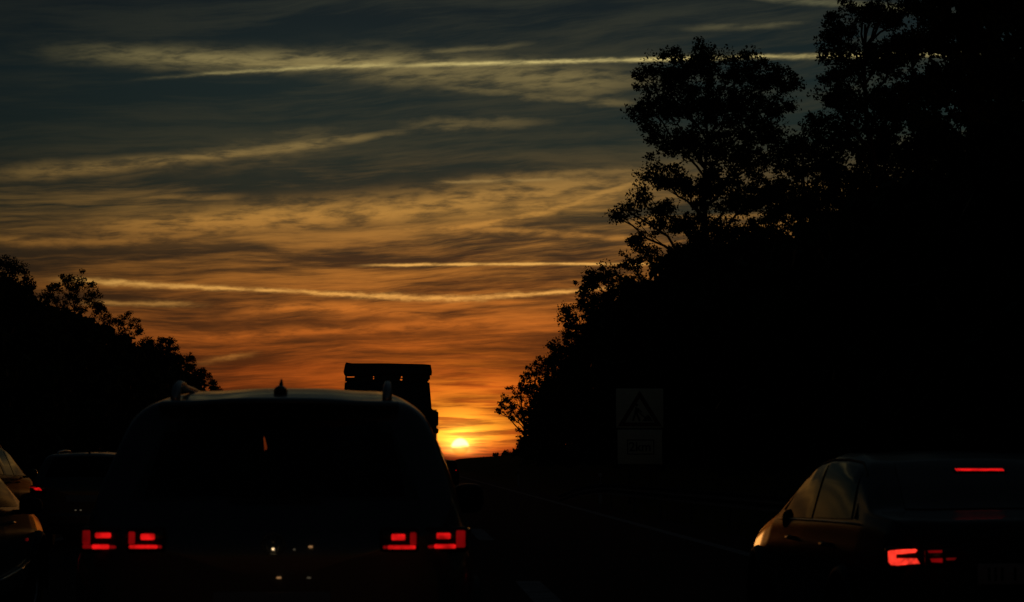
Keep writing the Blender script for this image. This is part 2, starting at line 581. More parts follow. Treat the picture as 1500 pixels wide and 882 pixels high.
# ------------------------------------------------------------------ ground, road
def strip(name, x0, x1, y0, y1, z, ma, kind='structure', nx=1, ny=1):
    vs = []; fs = []
    for j in range(ny + 1):
        for i in range(nx + 1):
            vs.append((x0 + (x1 - x0) * i / nx, y0 + (y1 - y0) * j / ny, z))
    for j in range(ny):
        for i in range(nx):
            a = j * (nx + 1) + i
            fs.append((a, a + 1, a + nx + 2, a + nx + 1))
    o = meshobj(name, vs, fs, ma, smooth=False)
    o['kind'] = kind
    return o


strip('ground', -9000, 9000, -3000, 9000, -0.06, 'grass')
strip('road', -11.2, 6.1, -60, 1500, 0.0, 'asphalt', ny=40)
strip('opposite_road', -23.5, -13.6, -60, 1500, 0.0, 'asphalt', ny=20)

# painted markings
bm = bmesh.new()


def mark(x, w, y0, y1):
    vs = [bm.verts.new(p) for p in ((x - w / 2, y0, .004), (x + w / 2, y0, .004), (x + w / 2, y1, .004), (x - w / 2, y1, .004))]
    bm.faces.new(vs)


mark(5.0, 0.22, -60, 1500)
mark(-10.4, 0.22, -60, 1500)
for lx in (-6.15, -2.4, 1.35):
    y = 16.8 - 72
    while y < 500:
        mark(lx, 0.28, y, y + 6.0)
        y += 18.0
o = obj('road_markings', bm, 'paint', smooth=False)
o['kind'] = 'structure'

# verge bank on the right
vs = []; fs = []
prof = [(6.1, -0.02), (7.6, -0.05), (9.5, 0.15), (12.5, 1.3), (17, 2.6), (40, 3.4), (60, 3.4)]
ys = list(range(-40, 700, 10))
for j, y in enumerate(ys):
    for k, (x, z) in enumerate(prof):
        vs.append((x, y, z + (0.12 * math.sin(y * 0.31 + k) if k > 1 else 0)))
n = len(prof)
for j in range(len(ys) - 1):
    for k in range(n - 1):
        a = j * n + k
        fs.append((a, a + 1, a + n + 1, a + n))
o = meshobj('verge_bank', vs, fs, 'grass')
o['kind'] = 'structure'

# far rolling hills at the horizon
vs = []; fs = []
N = 160
for i in range(N + 1):
    a = -40 + 80 * i / N
    d = 4200
    h = 3 + 5 * math.sin(a * 0.9 + 1) + 3 * math.sin(a * 2.7) + (3 if a > 3 else 0) * min(1, (a - 3) / 3 if a > 3 else 0)
    h = max(h, 1.0)
    for k, (dd_, hh) in enumerate(((-900, -3), (-400, 0.6 * h), (0, h), (500, -3))):
        vs.append(((d + dd_) * math.sin(R(a)), (d + dd_) * math.cos(R(a)), hh))
for i in range(N):
    for k in range(3):
        a = i * 4 + k
        fs.append((a, a + 4, a + 5, a + 1))
o = meshobj('hills', vs, fs, 'hill')
o['kind'] = 'structure'

# ------------------------------------------------------------------ foliage
def leaf_arrays(centres, rad, per, size, flat=0.75, rng=RNG):
    """leaf quads scattered around each centre. returns verts (n*4,3)"""
    centres = np.asarray(centres, float)
    n = len(centres) * per
    c = np.repeat(centres, per, axis=0)
    rad = np.repeat(np.broadcast_to(np.asarray(rad, float), (len(centres),)), per)
    off = rng.normal(size=(n, 3))
    off /= np.linalg.norm(off, axis=1)[:, None] + 1e-9
    off *= (rng.random(n) ** 0.5 * rad)[:, None]
    off[:, 2] *= flat
    c = c + off
    a = rng.normal(size=(n, 3)); a /= np.linalg.norm(a, axis=1)[:, None]
    b = rng.normal(size=(n, 3)); b -= (a * b).sum(1)[:, None] * a
    b /= np.linalg.norm(b, axis=1)[:, None]
    s = (size * (0.6 + 0.8 * rng.random(n)))[:, None]
    a = a * s * 0.62
    b = b * s * 0.36
    v = np.stack([c - a, c - b, c + a, c + b], axis=1)
    return v.reshape(-1, 3)


def quads_object(name, v, ma, parent=None):
    nq = len(v) // 4
    me = bpy.data.meshes.new(name)
    me.vertices.add(len(v))
    me.vertices.foreach_set('co', v.astype(np.float32).ravel())
    me.loops.add(nq * 4)
    me.loops.foreach_set('vertex_index', np.arange(nq * 4, dtype=np.int32))
    me.polygons.add(nq)
    me.polygons.foreach_set('loop_start', np.arange(0, nq * 4, 4, dtype=np.int32))
    me.polygons.foreach_set('loop_total', np.full(nq, 4, dtype=np.int32))
    me.update(calc_edges=True)
    me.materials.append(MT[ma])
    o = bpy.data.objects.new(name, me)
    COL.objects.link(o)
    if parent:
        o.parent = parent
    return o


def curve_pts(p, q, sag, n, jit, rng):
    p = np.array(p, float); q = np.array(q, float)
    L = np.linalg.norm(q - p)
    t = np.linspace(0, 1, n)[:, None]
    pts = p + (q - p) * t
    pts[:, 2] += (4 * t[:, 0] * (1 - t[:, 0])) * sag * L
    j = rng.normal(size=(n, 3)) * jit * L
    j[0] = 0
    j[-1] = 0
    return pts + j


def make_tree(name, label, cat, basexy, basez, blobs, trunk_r, leaf, clump, per, tips, group, seed, split=0.45, dense=None, ma='leaf'):
    """blobs: list of (x,y,z,r) in world metres"""
    rng = np.random.default_rng(seed)
    t = thing(name, label, cat, (basexy[0], basexy[1], basez), 0, group)
    base = np.array([basexy[0], basexy[1], basez])
    bl = np.array(blobs, float)
    topz = bl[:, 2].max()
    cx = bl[:, :2].mean(0)
    H = topz - basez
    # trunk leader
    bm = bmesh.new()
    lead = []
    ntk = 9
    for i in range(ntk):
        f = i / (ntk - 1)
        xy = base[:2] * (1 - f) + (cx * 0.6 + base[:2] * 0.4) * f
        lead.append([xy[0] + rng.normal() * 0.012 * H * f, xy[1] + rng.normal() * 0.012 * H, basez + H * 0.9 * f])
    lead = np.array(lead)
    rr = [trunk_r * (1 - 0.85 * (i / (ntk - 1)) ** 0.8) * (1.25 if i == 0 else 1) for i in range(ntk)]
    tube(bm, lead - base, rr, 8)
    cents = []
    rads = []
    for (x, y, z, r) in blobs:
        c = np.array([x, y, z])
        # attach point on leader, below the blob
        dz = np.linalg.norm((c - base)[:2]) * 0.7 + r * 0.5
        za = np.clip(z - dz, basez + H * 0.15, basez + H * 0.85)
        f = (za - basez) / (H * 0.9)
        k = f * (ntk - 1)
        i = int(min(k, ntk - 2))
        a = lead[i] + (lead[i + 1] - lead[i]) * (k - i)
        ra = max(0.03, trunk_r * 0.42 * (1 - 0.6 * f))
        limb = curve_pts(a, c, 0.08, 7, 0.03, rng)
        tube(bm, limb - base, list(np.linspace(ra, ra * 0.3, 7)), 6)
        nt_ = max(4, int(tips * (r ** 2)))
        for q in range(nt_):
            d = rng.normal(size=3)
            d /= np.linalg.norm(d)
            e = c + d * r * (0.45 + 0.6 * rng.random() ** 0.7) * np.array([1, 1, 0.85])
            s = limb[rng.integers(3, 7)]
            tw = curve_pts(s, e, 0.06, 5, 0.05, rng)
            tube(bm, tw - base, list(np.linspace(ra * 0.28, 0.012, 5)), 4)
            cents.append(e); rads.append(clump * (0.6 + 0.8 * rng.random()))
            if rng.random() < 0.85:
                cents.append(tw[3] + rng.normal(size=3) * clump * 0.4); rads.append(clump * (0.5 + 0.5 * rng.random()))
            if rng.random() < 0.5:
                cents.append(tw[2] + rng.normal(size=3) * clump * 0.6); rads.append(clump * (0.4 + 0.5 * rng.random()))
    obj('trunk', bm, 'bark', t)
    v = leaf_arrays(np.array(cents) - base, np.array(rads), per, leaf, rng=rng)
    quads_object('crown', v, ma, t)
    return t


def px_blobs(lst, Y, seed, dy=0.6, yr=3.0):
    rng = np.random.default_rng(seed)
    k = Y / F
    out = []
    for (px, py, r) in lst:
        y = Y + rng.uniform(-yr, yr)
        p = P(px, py, y)
        out.append((p.x, p.y, p.z, r * k))
    return out


def ground_z(x):
    return float(np.interp(x, [a for a, b in prof], [b for a, b in prof]))


RG = 'broadleaf trees along the right verge'
LG = 'broadleaf trees along the left verge'

# ---- right hand trees: (base px, distance, blobs, label)
def rtree(bx, Y, lst, label, seed, tips=5.0, per=26, leaf=0.16, clump=0.42, tr=0.3, yr=3.0, group=RG, ma='leaf', cat='tree'):
    bp = P(bx, 690, Y)
    return make_tree('broadleaf_tree', label, cat, (bp.x, Y), ground_z(bp.x) - 0.1, px_blobs(lst, Y, seed, yr=yr), tr,
                     leaf, clump, per, tips, group, seed, ma=ma)


rtree(1045, 90, [(985, 100, 38), (1040, 92, 36), (1095, 100, 38), (1140, 118, 28), (945, 118, 22), (938, 165, 22), (975, 150, 36),
                 (1030, 150, 42), (1085, 160, 44), (1135, 170, 34), (1165, 125, 12), (960, 195, 22), (1005, 205, 34), (1055, 215, 42),
                 (1110, 225, 42), (1150, 215, 30), (950, 250, 20), (985, 262, 28), (1030, 275, 40), (1085, 285, 42), (1135, 285, 40),
                 (940, 292, 18), (918, 308, 11), (903, 318, 6), (975, 315, 26), (1015, 335, 34), (1065, 345, 40), (1120, 345, 40)],
      'tall open-crowned tree left of the others whose limb reaches out towards the sunset', 101, tips=16, per=62, leaf=0.115, clump=0.46, yr=2.0)
rtree(1275, 78, [(1230, 38, 26), (1262, 12, 22), (1300, 22, 30), (1340, 8, 24), (1218, 72, 22), (1215, 108, 22), (1250, 90, 30), (1295, 85, 38),
                 (1340, 70, 36), (1212, 150, 24), (1250, 145, 34), (1300, 150, 42), (1350, 140, 42), (1205, 195, 28), (1245, 205, 36),
                 (1300, 215, 42), (1355, 210, 42), (1200, 245, 30), (1190, 290, 34), (1240, 270, 40), (1300, 290, 46), (1360, 280, 46),
                 (1290, -25, 26), (1325, -30, 26)],
      'tall tree right of the open-crowned one, sky showing between its upper twigs', 102, tips=18, per=66, leaf=0.115, clump=0.46, tr=0.34, yr=2.0)
rtree(1420, 63, [(1380, 5, 34), (1430, -5, 50), (1480, 5, 46), (1385, 55, 40), (1430, 60, 50), (1490, 60, 50), (1395, 120, 45),
                 (1450, 130, 55), (1500, 130, 45), (1400, 190, 50), (1460, 210, 55), (1510, 200, 50), (1410, 280, 60), (1480, 290, 60)],
      'dense near tree filling the upper right corner of the view', 103, tips=15, per=48, tr=0.36, yr=2.0, leaf=0.17)
rtree(1540, 50, [(1500, 100, 60), (1540, 60, 60), (1500, 200, 60), (1560, 180, 70), (1510, 300, 60), (1560, 320, 60), (1500, 20, 50)],
      'nearest right-hand tree, cut by the right edge of the view', 104, tips=8, per=34, tr=0.36, leaf=0.18)
# lower row behind and between
rtree(1365, 96, [(1330, 60, 30), (1370, 50, 34), (1345, 110, 36), (1390, 120, 40), (1320, 165, 34), (1370, 180, 42), (1290, 215, 36), (1340, 235, 44), (1260, 255, 36), (1310, 280, 46), (1385, 250, 50), (1350, 10, 26)],
      'tree behind the two tall right-hand trees, closing the gaps low in their crowns', 112, tips=8, per=34, leaf=0.16, clump=0.5)
rtree(1190, 100, [(1180, 215, 26), (1165, 250, 36), (1210, 240, 30), (1150, 300, 46), (1220, 310, 50), (1180, 360, 60), (1130, 380, 50), (1195, 170, 14)],
      'shorter tree filling the gap between the two tall ones', 105, tips=11, per=40, leaf=0.14)
rtree(960, 108, [(945, 362, 14), (965, 380, 26), (925, 388, 22), (995, 385, 34), (1020, 430, 46), (955, 430, 40), (910, 420, 22), (930, 352, 6)],
      'wispy low tree under the long reaching limb', 106, tips=10, per=46, leaf=0.13)
rtree(900, 135, [(890, 396, 16), (905, 430, 36), (872, 412, 20), (930, 420, 30), (870, 450, 30), (920, 480, 46), (862, 404, 12), (855, 425, 10)],
      'rounded tree where the right-hand treeline starts to drop', 107, tips=8, per=46, leaf=0.16, clump=0.5)
rtree(865, 158, [(850, 458, 18), (835, 468, 14), (870, 480, 34), (832, 485, 16), (850, 500, 34), (830, 455, 8), (880, 520, 40)],
      'bushy tree halfway down the right-hand treeline', 108, tips=7, per=46, leaf=0.17, clump=0.55)
rtree(835, 185, [(815, 510, 14), (830, 520, 26), (802, 522, 14), (820, 545, 30), (798, 530, 8), (845, 560, 34)],
      'small bushy tree low on the right-hand treeline', 109, tips=6, per=46, leaf=0.19, clump=0.6)
rtree(790, 215, [(785, 540, 12), (772, 552, 12), (790, 570, 24), (768, 575, 14), (780, 600, 22), (800, 600, 30)],
      'small tree beside the one with the drooping branch', 110, tips=4.5, per=26, leaf=0.24, clump=0.55)
rtree(775, 232, [(765, 562, 8), (752, 572, 9), (742, 585, 8), (734, 592, 6), (728, 602, 4), (748, 600, 8), (758, 590, 12), (768, 612, 12),
                 (762, 632, 7), (771, 600, 14), (764, 645, 5), (752, 612, 5)],
      'farthest right-hand tree, its thin drooping branch next to the sun', 111, tips=7, per=20, leaf=0.20, clump=0.42)


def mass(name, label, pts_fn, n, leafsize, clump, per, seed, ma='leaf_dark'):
    rng = np.random.default_rng(seed)
    c = []
    while len(c) < n:
        p = pts_fn(rng)
        if p is not None:
            c.append(p)
    v = leaf_arrays(np.array(c), clump, per, leafsize, rng=rng)
    o = quads_object(name, v, ma)
    o['kind'] = 'stuff'
    tag(o, label, 'undergrowth')
    return o


RX = [764, 770, 785, 800, 820, 835, 850, 880, 900, 930, 960, 1000, 1050, 1130, 1200, 1280, 1360, 1420, 1500, 1650]
RY = [655, 625, 590, 560, 535, 505, 485, 450, 435, 415, 400, 375, 355, 345, 330, 310, 285, 230, 190, 150]
OUT_R = (RX, RY)


def right_mass(rng):
    L = rng.uniform(12.0, 20.0)
    if rng.random() < .25:
        return (L + 3, rng.uniform(-60, 38), rng.uniform(1, 14))
    px = rng.uniform(768, 1650)
    Y = L * F / (px - 600)
    if Y > 340:
        return None
    top = np.interp(px, *OUT_R) + 14 + 11 * math.sin(px * .061) + 8 * math.sin(px * .17 + 1) + (14 * math.sin(px * .023) if px > 900 else 0)
    py = rng.uniform(top, 705)
    p = P(px, py, Y)
    if p.z < ground_z(p.x) - 0.3:
        return None
    return tuple(p)


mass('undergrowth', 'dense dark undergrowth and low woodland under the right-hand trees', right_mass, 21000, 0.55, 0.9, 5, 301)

LX = [-200, 0, 40, 60, 100, 140, 160, 205, 250, 280, 305, 325, 350, 420, 520]
LY = [330, 415, 425, 450, 455, 475, 487, 505, 515, 545, 570, 590, 650, 664, 670]


def left_mass(rng):
    L = rng.uniform(-34.0, -25.0)
    if rng.random() < .4:
        return (L, rng.uniform(-60, 95), rng.uniform(0, 13))
    px = rng.uniform(-200, 520)
    Y = L * F / (px - 600)
    top = np.interp(px, LX, LY) + 8
    py = rng.uniform(top, 700)
    p = P(px, py, Y)
    if p.z < -0.2:
        return None
    return tuple(p)


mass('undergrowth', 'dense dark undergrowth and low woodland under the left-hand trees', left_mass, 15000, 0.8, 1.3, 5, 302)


def ltree(bx, Y, lst, label, seed, tips=4.5, per=26, leaf=0.24, clump=0.5, tr=0.22):
    bp = P(bx, 690, Y)
    return make_tree('broadleaf_tree', label, 'tree', (bp.x, Y), -0.1, px_blobs(lst, Y, seed, yr=2.5), tr, leaf, clump, per, tips, LG, seed)


ltree(5, 125, [(5, 388, 20), (-20, 380, 24), (25, 395, 12), (15, 415, 24), (-25, 420, 30), (35, 415, 10), (45, 428, 12), (20, 450, 28)],
      'tall tree cut by the left edge of the view', 201, leaf=0.13, per=60, tips=6.5)
ltree(103, 148, [(95, 405, 11), (118, 410, 11), (80, 418, 11), (72, 435, 9), (105, 428, 16), (132, 425, 12), (140, 440, 12), (120, 445, 15),
                 (90, 448, 15), (62, 445, 9), (150, 452, 9), (150, 468, 14)],
      'open-crowned tree with a visible forked trunk in the left-hand treeline', 202, tips=9, per=56, leaf=0.125, clump=0.42)
ltree(175, 172, [(165, 468, 10), (180, 465, 9), (195, 475, 9), (205, 485, 7), (180, 485, 16), (155, 485, 12)],
      'thin-twigged tree right of the forked left-hand tree', 203, tips=7, per=44, leaf=0.13, clump=0.42)
ltree(232, 200, [(225, 503, 12), (243, 503, 12), (255, 512, 8), (235, 522, 20), (212, 505, 9), (258, 525, 8)],
      'flat-topped tree in the left-hand treeline', 204, tips=9, per=56, leaf=0.17)
ltree(285, 232, [(268, 528, 7), (278, 524, 5), (280, 540, 10), (298, 545, 7), (292, 558, 12), (308, 560, 9), (318, 572, 7), (270, 555, 12)],
      'lowest tree at the sunlit end of the left-hand treeline', 205, tips=8, per=50, leaf=0.17)
for k, (px, Y, top) in enumerate(((338, 270, 594), (385, 420, 660), (430, 520, 664), (470, 640, 667))):
    ltree(px, Y, [(px, top + 6, 10), (px - 14, top + 14, 10), (px + 12, top + 14, 9), (px, top + 24, 14)],
          ['tree hidden behind the grey car roof, end of the treeline', 'further tree behind the grey car on the left',
           'far small tree behind the grey car', 'farthest small tree behind the grey car on the left'][k], 206 + k, leaf=0.4, per=20, clump=0.8, tips=1.0)

rtree(812, 250, [(790, 585, 18), (800, 610, 22), (785, 625, 18), (815, 600, 26), (780, 645, 14), (800, 650, 20), (830, 620, 26)],
      'low dense tree behind the one with the drooping branch', 113, tips=3.2, per=40, leaf=0.26, clump=0.7)
# low far trees right of the sun
far = [(770, 300, 645, 10), (757, 380, 656, 9), (742, 450, 662, 8), (728, 540, 667, 6), (712, 640, 670, 5), (698, 760, 673, 4)]
for k, (px, Y, top, r) in enumerate(far):
    make_tree('far_tree', ['low far tree at the foot of the right-hand treeline', 'second low far tree out from the right-hand treeline',
                           'third low far tree right of the sun', 'fourth low far tree, shrinking towards the sun',
                           'fifth and very small far tree below the sun', 'smallest far tree, nearest below the sun'][k], 'tree',
              (P(px, 680, Y).x, Y), 0.0, px_blobs([(px, top + r, r), (px + r, top + r * 1.6, r), (px - r, top + r * 1.7, r * .8), (px + 2 * r, top + 1.2 * r, r)], Y, 400 + k),
              0.15, 0.5, 0.9, 40, 0.6, 'low trees at the far horizon', 400 + k)


# ------------------------------------------------------------------ guardrail, posts, sign
g = thing('guardrail', 'long galvanised steel guardrail with ramped end on the right verge', 'guardrail', (6.6, 34, 0))
bm = bmesh.new()
wp = [(-.05, -.155), (-.05, -.12), (.03, -.09), (.03, -.05), (-.05, -.02), (-.05, .02), (.03, .05), (.03, .09), (-.05, .12), (-.05, .155)]
pth = [(.5, -90, .60), (.4, -14, .60), (.1, 4, .60), (-.3, 11, .60), (-.9, 23, .60), (-1.0, 25, .56), (-1.2, 30, .38), (-1.3, 36, .05)]
rows = []
for (x, y, z) in pth:
    rows.append([bm.verts.new((x + a, y, z + b)) for a, b in wp])
for i in range(len(rows) - 1):
    for k in range(len(wp) - 1):
        bm.faces.new((rows[i][k], rows[i + 1][k], rows[i + 1][k + 1], rows[i][k + 1]))
obj('rail', bm, 'zinc', g)
for k in range(16):
    y = 23 - 4 * k
    if y + 34 < 8: break
    bm = bmesh.new()
    xr_ = float(np.interp(y, [-90, -14, 4, 11, 23, 25, 30], [.5, .4, .1, -.3, -.9, -1.0, -1.2]))
    rbox(bm, (xr_ + .10, y, .33), (.06, .12, .80), .008)
    obj('post', bm, 'zinc', g)

for k, (Y, lab) in enumerate(((66, 'near white roadside marker post left of the road works sign'), (115, 'far white roadside marker post towards the sun'))):
    d = thing('delineator_post', lab, 'marker post', (6.35 if k == 0 else 6.3, Y, -0.06), 0, 'marker posts along the verge')
    bm = bmesh.new()
    rbox(bm, (0, 0, .37), (.12, .10, .74), .02); rbox(bm, (0, 0, 1.0), (.12, .10, .12), .03)
    obj('post', bm, 'post', d)
    bm = bmesh.new(); rbox(bm, (0, 0, .84), (.122, .102, .20), .02); obj('black_band', bm, 'plastic', d)
    bm = bmesh.new(); rbox(bm, (0, -.055, .85), (.05, .012, .16), .004); obj('reflector', bm, 'plate', d)

SY = 68.0
c = P(937.5, 678, SY)
sg = thing('road_works_sign', 'tall white road works sign with a triangle above a 2km distance plate', 'road sign', (c.x, SY, 0))
k = SY / F


def sx(px): return (px - 937.5) * k
def sz(py): return CAMZ + (678 - py) * k + 0.0


box_obj('upper_panel', (0, 0, (sz(569) + sz(627)) / 2), (70 * k, .03, sz(569) - sz(627)), 'signw', sg, .03)
box_obj('lower_panel', (0, 0, (sz(629.5) + sz(680)) / 2), (66 * k, .03, sz(629.5) - sz(680)), 'signw', sg, .03)
bm = bmesh.new()
tri = [(sx(905), sz(624.5)), (sx(970), sz(624.5)), (sx(937.5), sz(572))]
tri2 = [(sx(915.5), sz(619)), (sx(959.5), sz(619)), (sx(937.5), sz(583.5))]
for (y0) in (-.019,):
    A = [bm.verts.new((x, y0, z)) for x, z in tri]; B = [bm.verts.new((x, y0, z)) for x, z in tri2]
    for i in range(3):
        j = (i + 1) % 3
        bm.faces.new((A[i], A[j], B[j], B[i]))
obj('warning_triangle', bm, 'signr', sg, False)
bm = bmesh.new()


def poly(bm, pts, y=-.020):
    bm.faces.new([bm.verts.new((sx(x), y, sz(z))) for x, z in pts])


# digging figure: head, body, legs, arms, shovel, heap
poly(bm, [(933 + 2.0 * math.cos(a * math.pi / 5), 593.5 + 2.0 * math.sin(a * math.pi / 5)) for a in range(10)])
poly(bm, [(931, 596), (936, 598), (934, 606), (929, 606)])
poly(bm, [(929, 606), (932, 606), (929, 617), (925.5, 617)])
poly(bm, [(931.5, 606), (934.5, 605.5), (939, 617), (935.6, 617)])
poly(bm, [(935, 598), (941, 603), (940, 605), (933.5, 601)])
poly(bm, [(930, 600), (931.3, 599), (946, 611.5), (944.8, 612.8)])
poly(bm, [(941, 617.2), (945, 611), (949, 607.5), (953, 611), (957, 617.2)])
obj('digging_figure', bm, 'signk', sg, False)
# plate frame
bm = bmesh.new()
for (a, b, c2, d2) in ((918.5, 644, 958.5, 645.4), (918.5, 664.6, 958.5, 666), (918.5, 645.4, 919.9, 664.6), (957.1, 645.4, 958.5, 664.6)):
    poly(bm, [(a, b), (c2, b), (c2, d2), (a, d2)])
obj('frame_line', bm, 'signk', sg, False)


def text_mesh(name, s, size, loc, ma, parent, extrude=0.001, bold=0.0):
    cu_ = bpy.data.curves.new(name + '_curve', 'FONT')
    cu_.body = s
    cu_.size = size
    cu_.extrude = extrude
    cu_.offset = bold
    cu_.align_x = 'CENTER'
    cu_.align_y = 'CENTER'
    tmp = bpy.data.objects.new('tmp', cu_)
    COL.objects.link(tmp)
    bpy.context.view_layer.update()
    me = bpy.data.meshes.new_from_object(tmp.evaluated_get(bpy.context.evaluated_depsgraph_get()))
    bpy.data.objects.remove(tmp)
    bpy.data.curves.remove(cu_)
    me.name = name
    me.materials.clear()
    me.materials.append(MT[ma])
    o = bpy.data.objects.new(name, me)
    COL.objects.link(o)
    o.parent = parent
    o.location = loc
    o.rotation_euler = (math.pi / 2, 0, 0)
    return o


text_mesh('distance_text', '2km', 0.44, (0, -.022, sz(655.2)), 'signk', sg, bold=0.008)
for px in (922, 953):
    bm = bmesh.new()
    cyl(bm, (sx(px), .05, -.1), (sx(px), .05, sz(572)), .04)
    obj('post', bm, 'zinc', sg)

# ------------------------------------------------------------------ cars
def smooth_curve(pts, ys, sigma):
    dense = np.arange(pts[0][0] - 0.6, pts[-1][0] + 0.6, 0.01)
    v = np.interp(dense, [p[0] for p in pts], [p[1] for p in pts])
    kx = np.arange(-30, 31) * 0.01
    kk = np.exp(-kx ** 2 / (2 * sigma ** 2)); kk /= kk.sum()
    v2 = np.convolve(np.pad(v, 30, mode='edge'), kk, mode='valid')
    return np.interp(ys, dense, v2)


class Car:
    def __init__(s, name, label, loc, spec, paint, group=None):
        s.sp = spec
        s.t = thing(name, label, 'car', loc, 0, group)
        s.loc = Vector(loc)
        s.paint = paint
        Lc = spec['top'][-1][0]
        u = np.linspace(0, 1, 110)
        s.L = Lc
        s.ys = (0.5 - 0.5 * np.cos(np.pi * u)) * 0.55 * Lc + u * Lc * 0.45
        sg_ = spec.get('sigma', 0.05)
        s.top = smooth_curve(spec['top'], s.ys, sg_)
        s.belt = smooth_curve(spec['belt'], s.ys, 0.12)
        s.w = smooth_curve(spec['plan'], s.ys, 0.04)
        s.secs = [s.section(i) for i in range(len(s.ys))]

    def section(s, i):
        sp = s.sp
        w = s.w[i]; zt = s.top[i]; zb = min(s.belt[i], zt - 0.05)
        g_ = zt - zb
        tb = sp.get('tumble', 0.27)
        if 'tumble_rear' in sp:
            tb = float(np.interp(s.ys[i], [.5, 1.4], [sp['tumble_rear'], tb]))
        z0 = sp.get('clear', 0.22)
        k = (zb - z0)
        h = lambda f: z0 + k * f
        shoulder = sp.get('shoulder', 0.0)
        gr = min(1, g_ / 0.3)
        xr = 0.93 * w - tb * g_
        pts = [(0, z0), (.7 * w, z0), (.92 * w, h(.05)), (.975 * w, h(.22)), (.992 * w, h(.45)), (1.0 * w, h(.66)), (.992 * w, h(.76)),
               (.965 * w, h(.88)), (.945 * w, h(.97)), (.93 * w, zb + .012), (.93 * w - tb * g_ * .45, zb + .48 * g_),
               (.93 * w - tb * g_ * .84, zb + .80 * g_), (xr - .030, zb + .915 * g_), (xr - .10, zb + .968 * g_), (xr * .62 - .02, zt - .009 * gr - .004), (xr * .3, zt - 0.002), (0, zt)]
        return pts

    def dense(s, i, kseg=4):
        p = np.array(s.secs[i])
        n_ = len(p)
        out = []
        for a in range(n_ - 1):
            p0 = p[max(a - 1, 0)]; p1 = p[a]; p2 = p[a + 1]; p3 = p[min(a + 2, n_ - 1)]
            if a == 0: p0 = np.array([-p[1][0], p[1][1]])
            if a == n_ - 2: p3 = np.array([-p[-2][0], p[-2][1]])
            for q in range(kseg):
                t = q / kseg
                # centripetal-ish: use cardinal with low tension
                c = 0.5
                m1 = (p2 - p0) * c * min(1, 2 * np.linalg.norm(p2 - p1) / (np.linalg.norm(p2 - p0) + 1e-9))
                m2 = (p3 - p1) * c * min(1, 2 * np.linalg.norm(p2 - p1) / (np.linalg.norm(p3 - p1) + 1e-9))
                h00 = 2 * t ** 3 - 3 * t ** 2 + 1; h10 = t ** 3 - 2 * t ** 2 + t
                h01 = -2 * t ** 3 + 3 * t ** 2; h11 = t ** 3 - t ** 2
                out.append(h00 * p1 + h10 * m1 + h01 * p2 + h11 * m2)
        out.append(p[-1])
        return np.array(out)

    def build_body(s, holes=None):
        D = [s.dense(i) for i in range(len(s.ys))]
        s.D = D
        n_ = len(D[0])
        ring = 2 * n_ - 2
        vs = []
        for i, d in enumerate(D):
            for j in range(n_):
                vs.append((d[j][0], s.ys[i], d[j][1]))
            for j in range(n_ - 2, 0, -1):
                vs.append((-d[j][0], s.ys[i], d[j][1]))
        fs = []
        wc = s.sp['wheels']; wr = s.sp.get('wheel_r', .33) + .05
        for i in range(len(D) - 1):
            for j in range(ring):
                k2 = (j + 1) % ring
                q = (i * ring + j, (i + 1) * ring + j, (i + 1) * ring + k2, i * ring + k2)
                cx_ = np.mean([vs[a][0] for a in q]); cy = np.mean([vs[a][1] for a in q]); cz = np.mean([vs[a][2] for a in q])
                skip = False
                for wy in wc:
                    if abs(cx_) > s.w[i] * 0.6 and (cy - wy) ** 2 + (cz - wr + .05) ** 2 < wr ** 2 and cz < 0.9:
                        skip = True
                if holes and holes(cx_, cy, cz):
                    skip = True
                if not skip:
                    fs.append(q)
        # bulged end caps
        for i, sgn in ((0, -1), (len(D) - 1, 1)):
            cen = (0, s.ys[i] + sgn * 0.03, float(np.mean([vs[i * ring + j][2] for j in range(ring)])))
            ci = len(vs)
            inner = []
            for f_, b_ in ((0.9, 0.018), (0.5, 0.028)):
                st = len(vs)
                for j in range(ring):
                    v = vs[i * ring + j]
                    vs.append((cen[0] + (v[0] - cen[0]) * f_, s.ys[i] + sgn * b_, cen[2] + (v[2] - cen[2]) * f_))
                inner.append(st)
            vs.append(cen)
            ce = len(vs) - 1
            prev = i * ring
            for st in inner:
                for j in range(ring):
                    k2 = (j + 1) % ring
                    fs.append((prev + j, prev + k2, st + k2, st + j) if sgn < 0 else (prev + k2, prev + j, st + j, st + k2))
                prev = st
            for j in range(ring):
                k2 = (j + 1) % ring
                fs.append((prev + j, prev + k2, ce) if sgn < 0 else (prev + k2, prev + j, ce))
        return meshobj('body', vs, fs, s.paint, s.t)

    def sect_at(s, y):
        k = np.interp(y, s.ys, np.arange(len(s.ys)))
        i = int(min(k, len(s.ys) - 2)); f = k - i
        return s.D[i] * (1 - f) + s.D[i + 1] * f

    def side_x(s, y, z):
        d = s.sect_at(y)
        a = int(len(d) * 0.30)
        zz = d[a:, 1]; xx = d[a:, 0]
        return float(np.interp(z, np.maximum.accumulate(zz), xx))

    def top_z(s, x, y):
        d = s.sect_at(y)
        a = int(len(d) * 0.55)
        xx = d[a:, 0][::-1]; zz = d[a:, 1][::-1]
        return float(np.interp(abs(x), np.maximum.accumulate(xx), zz))

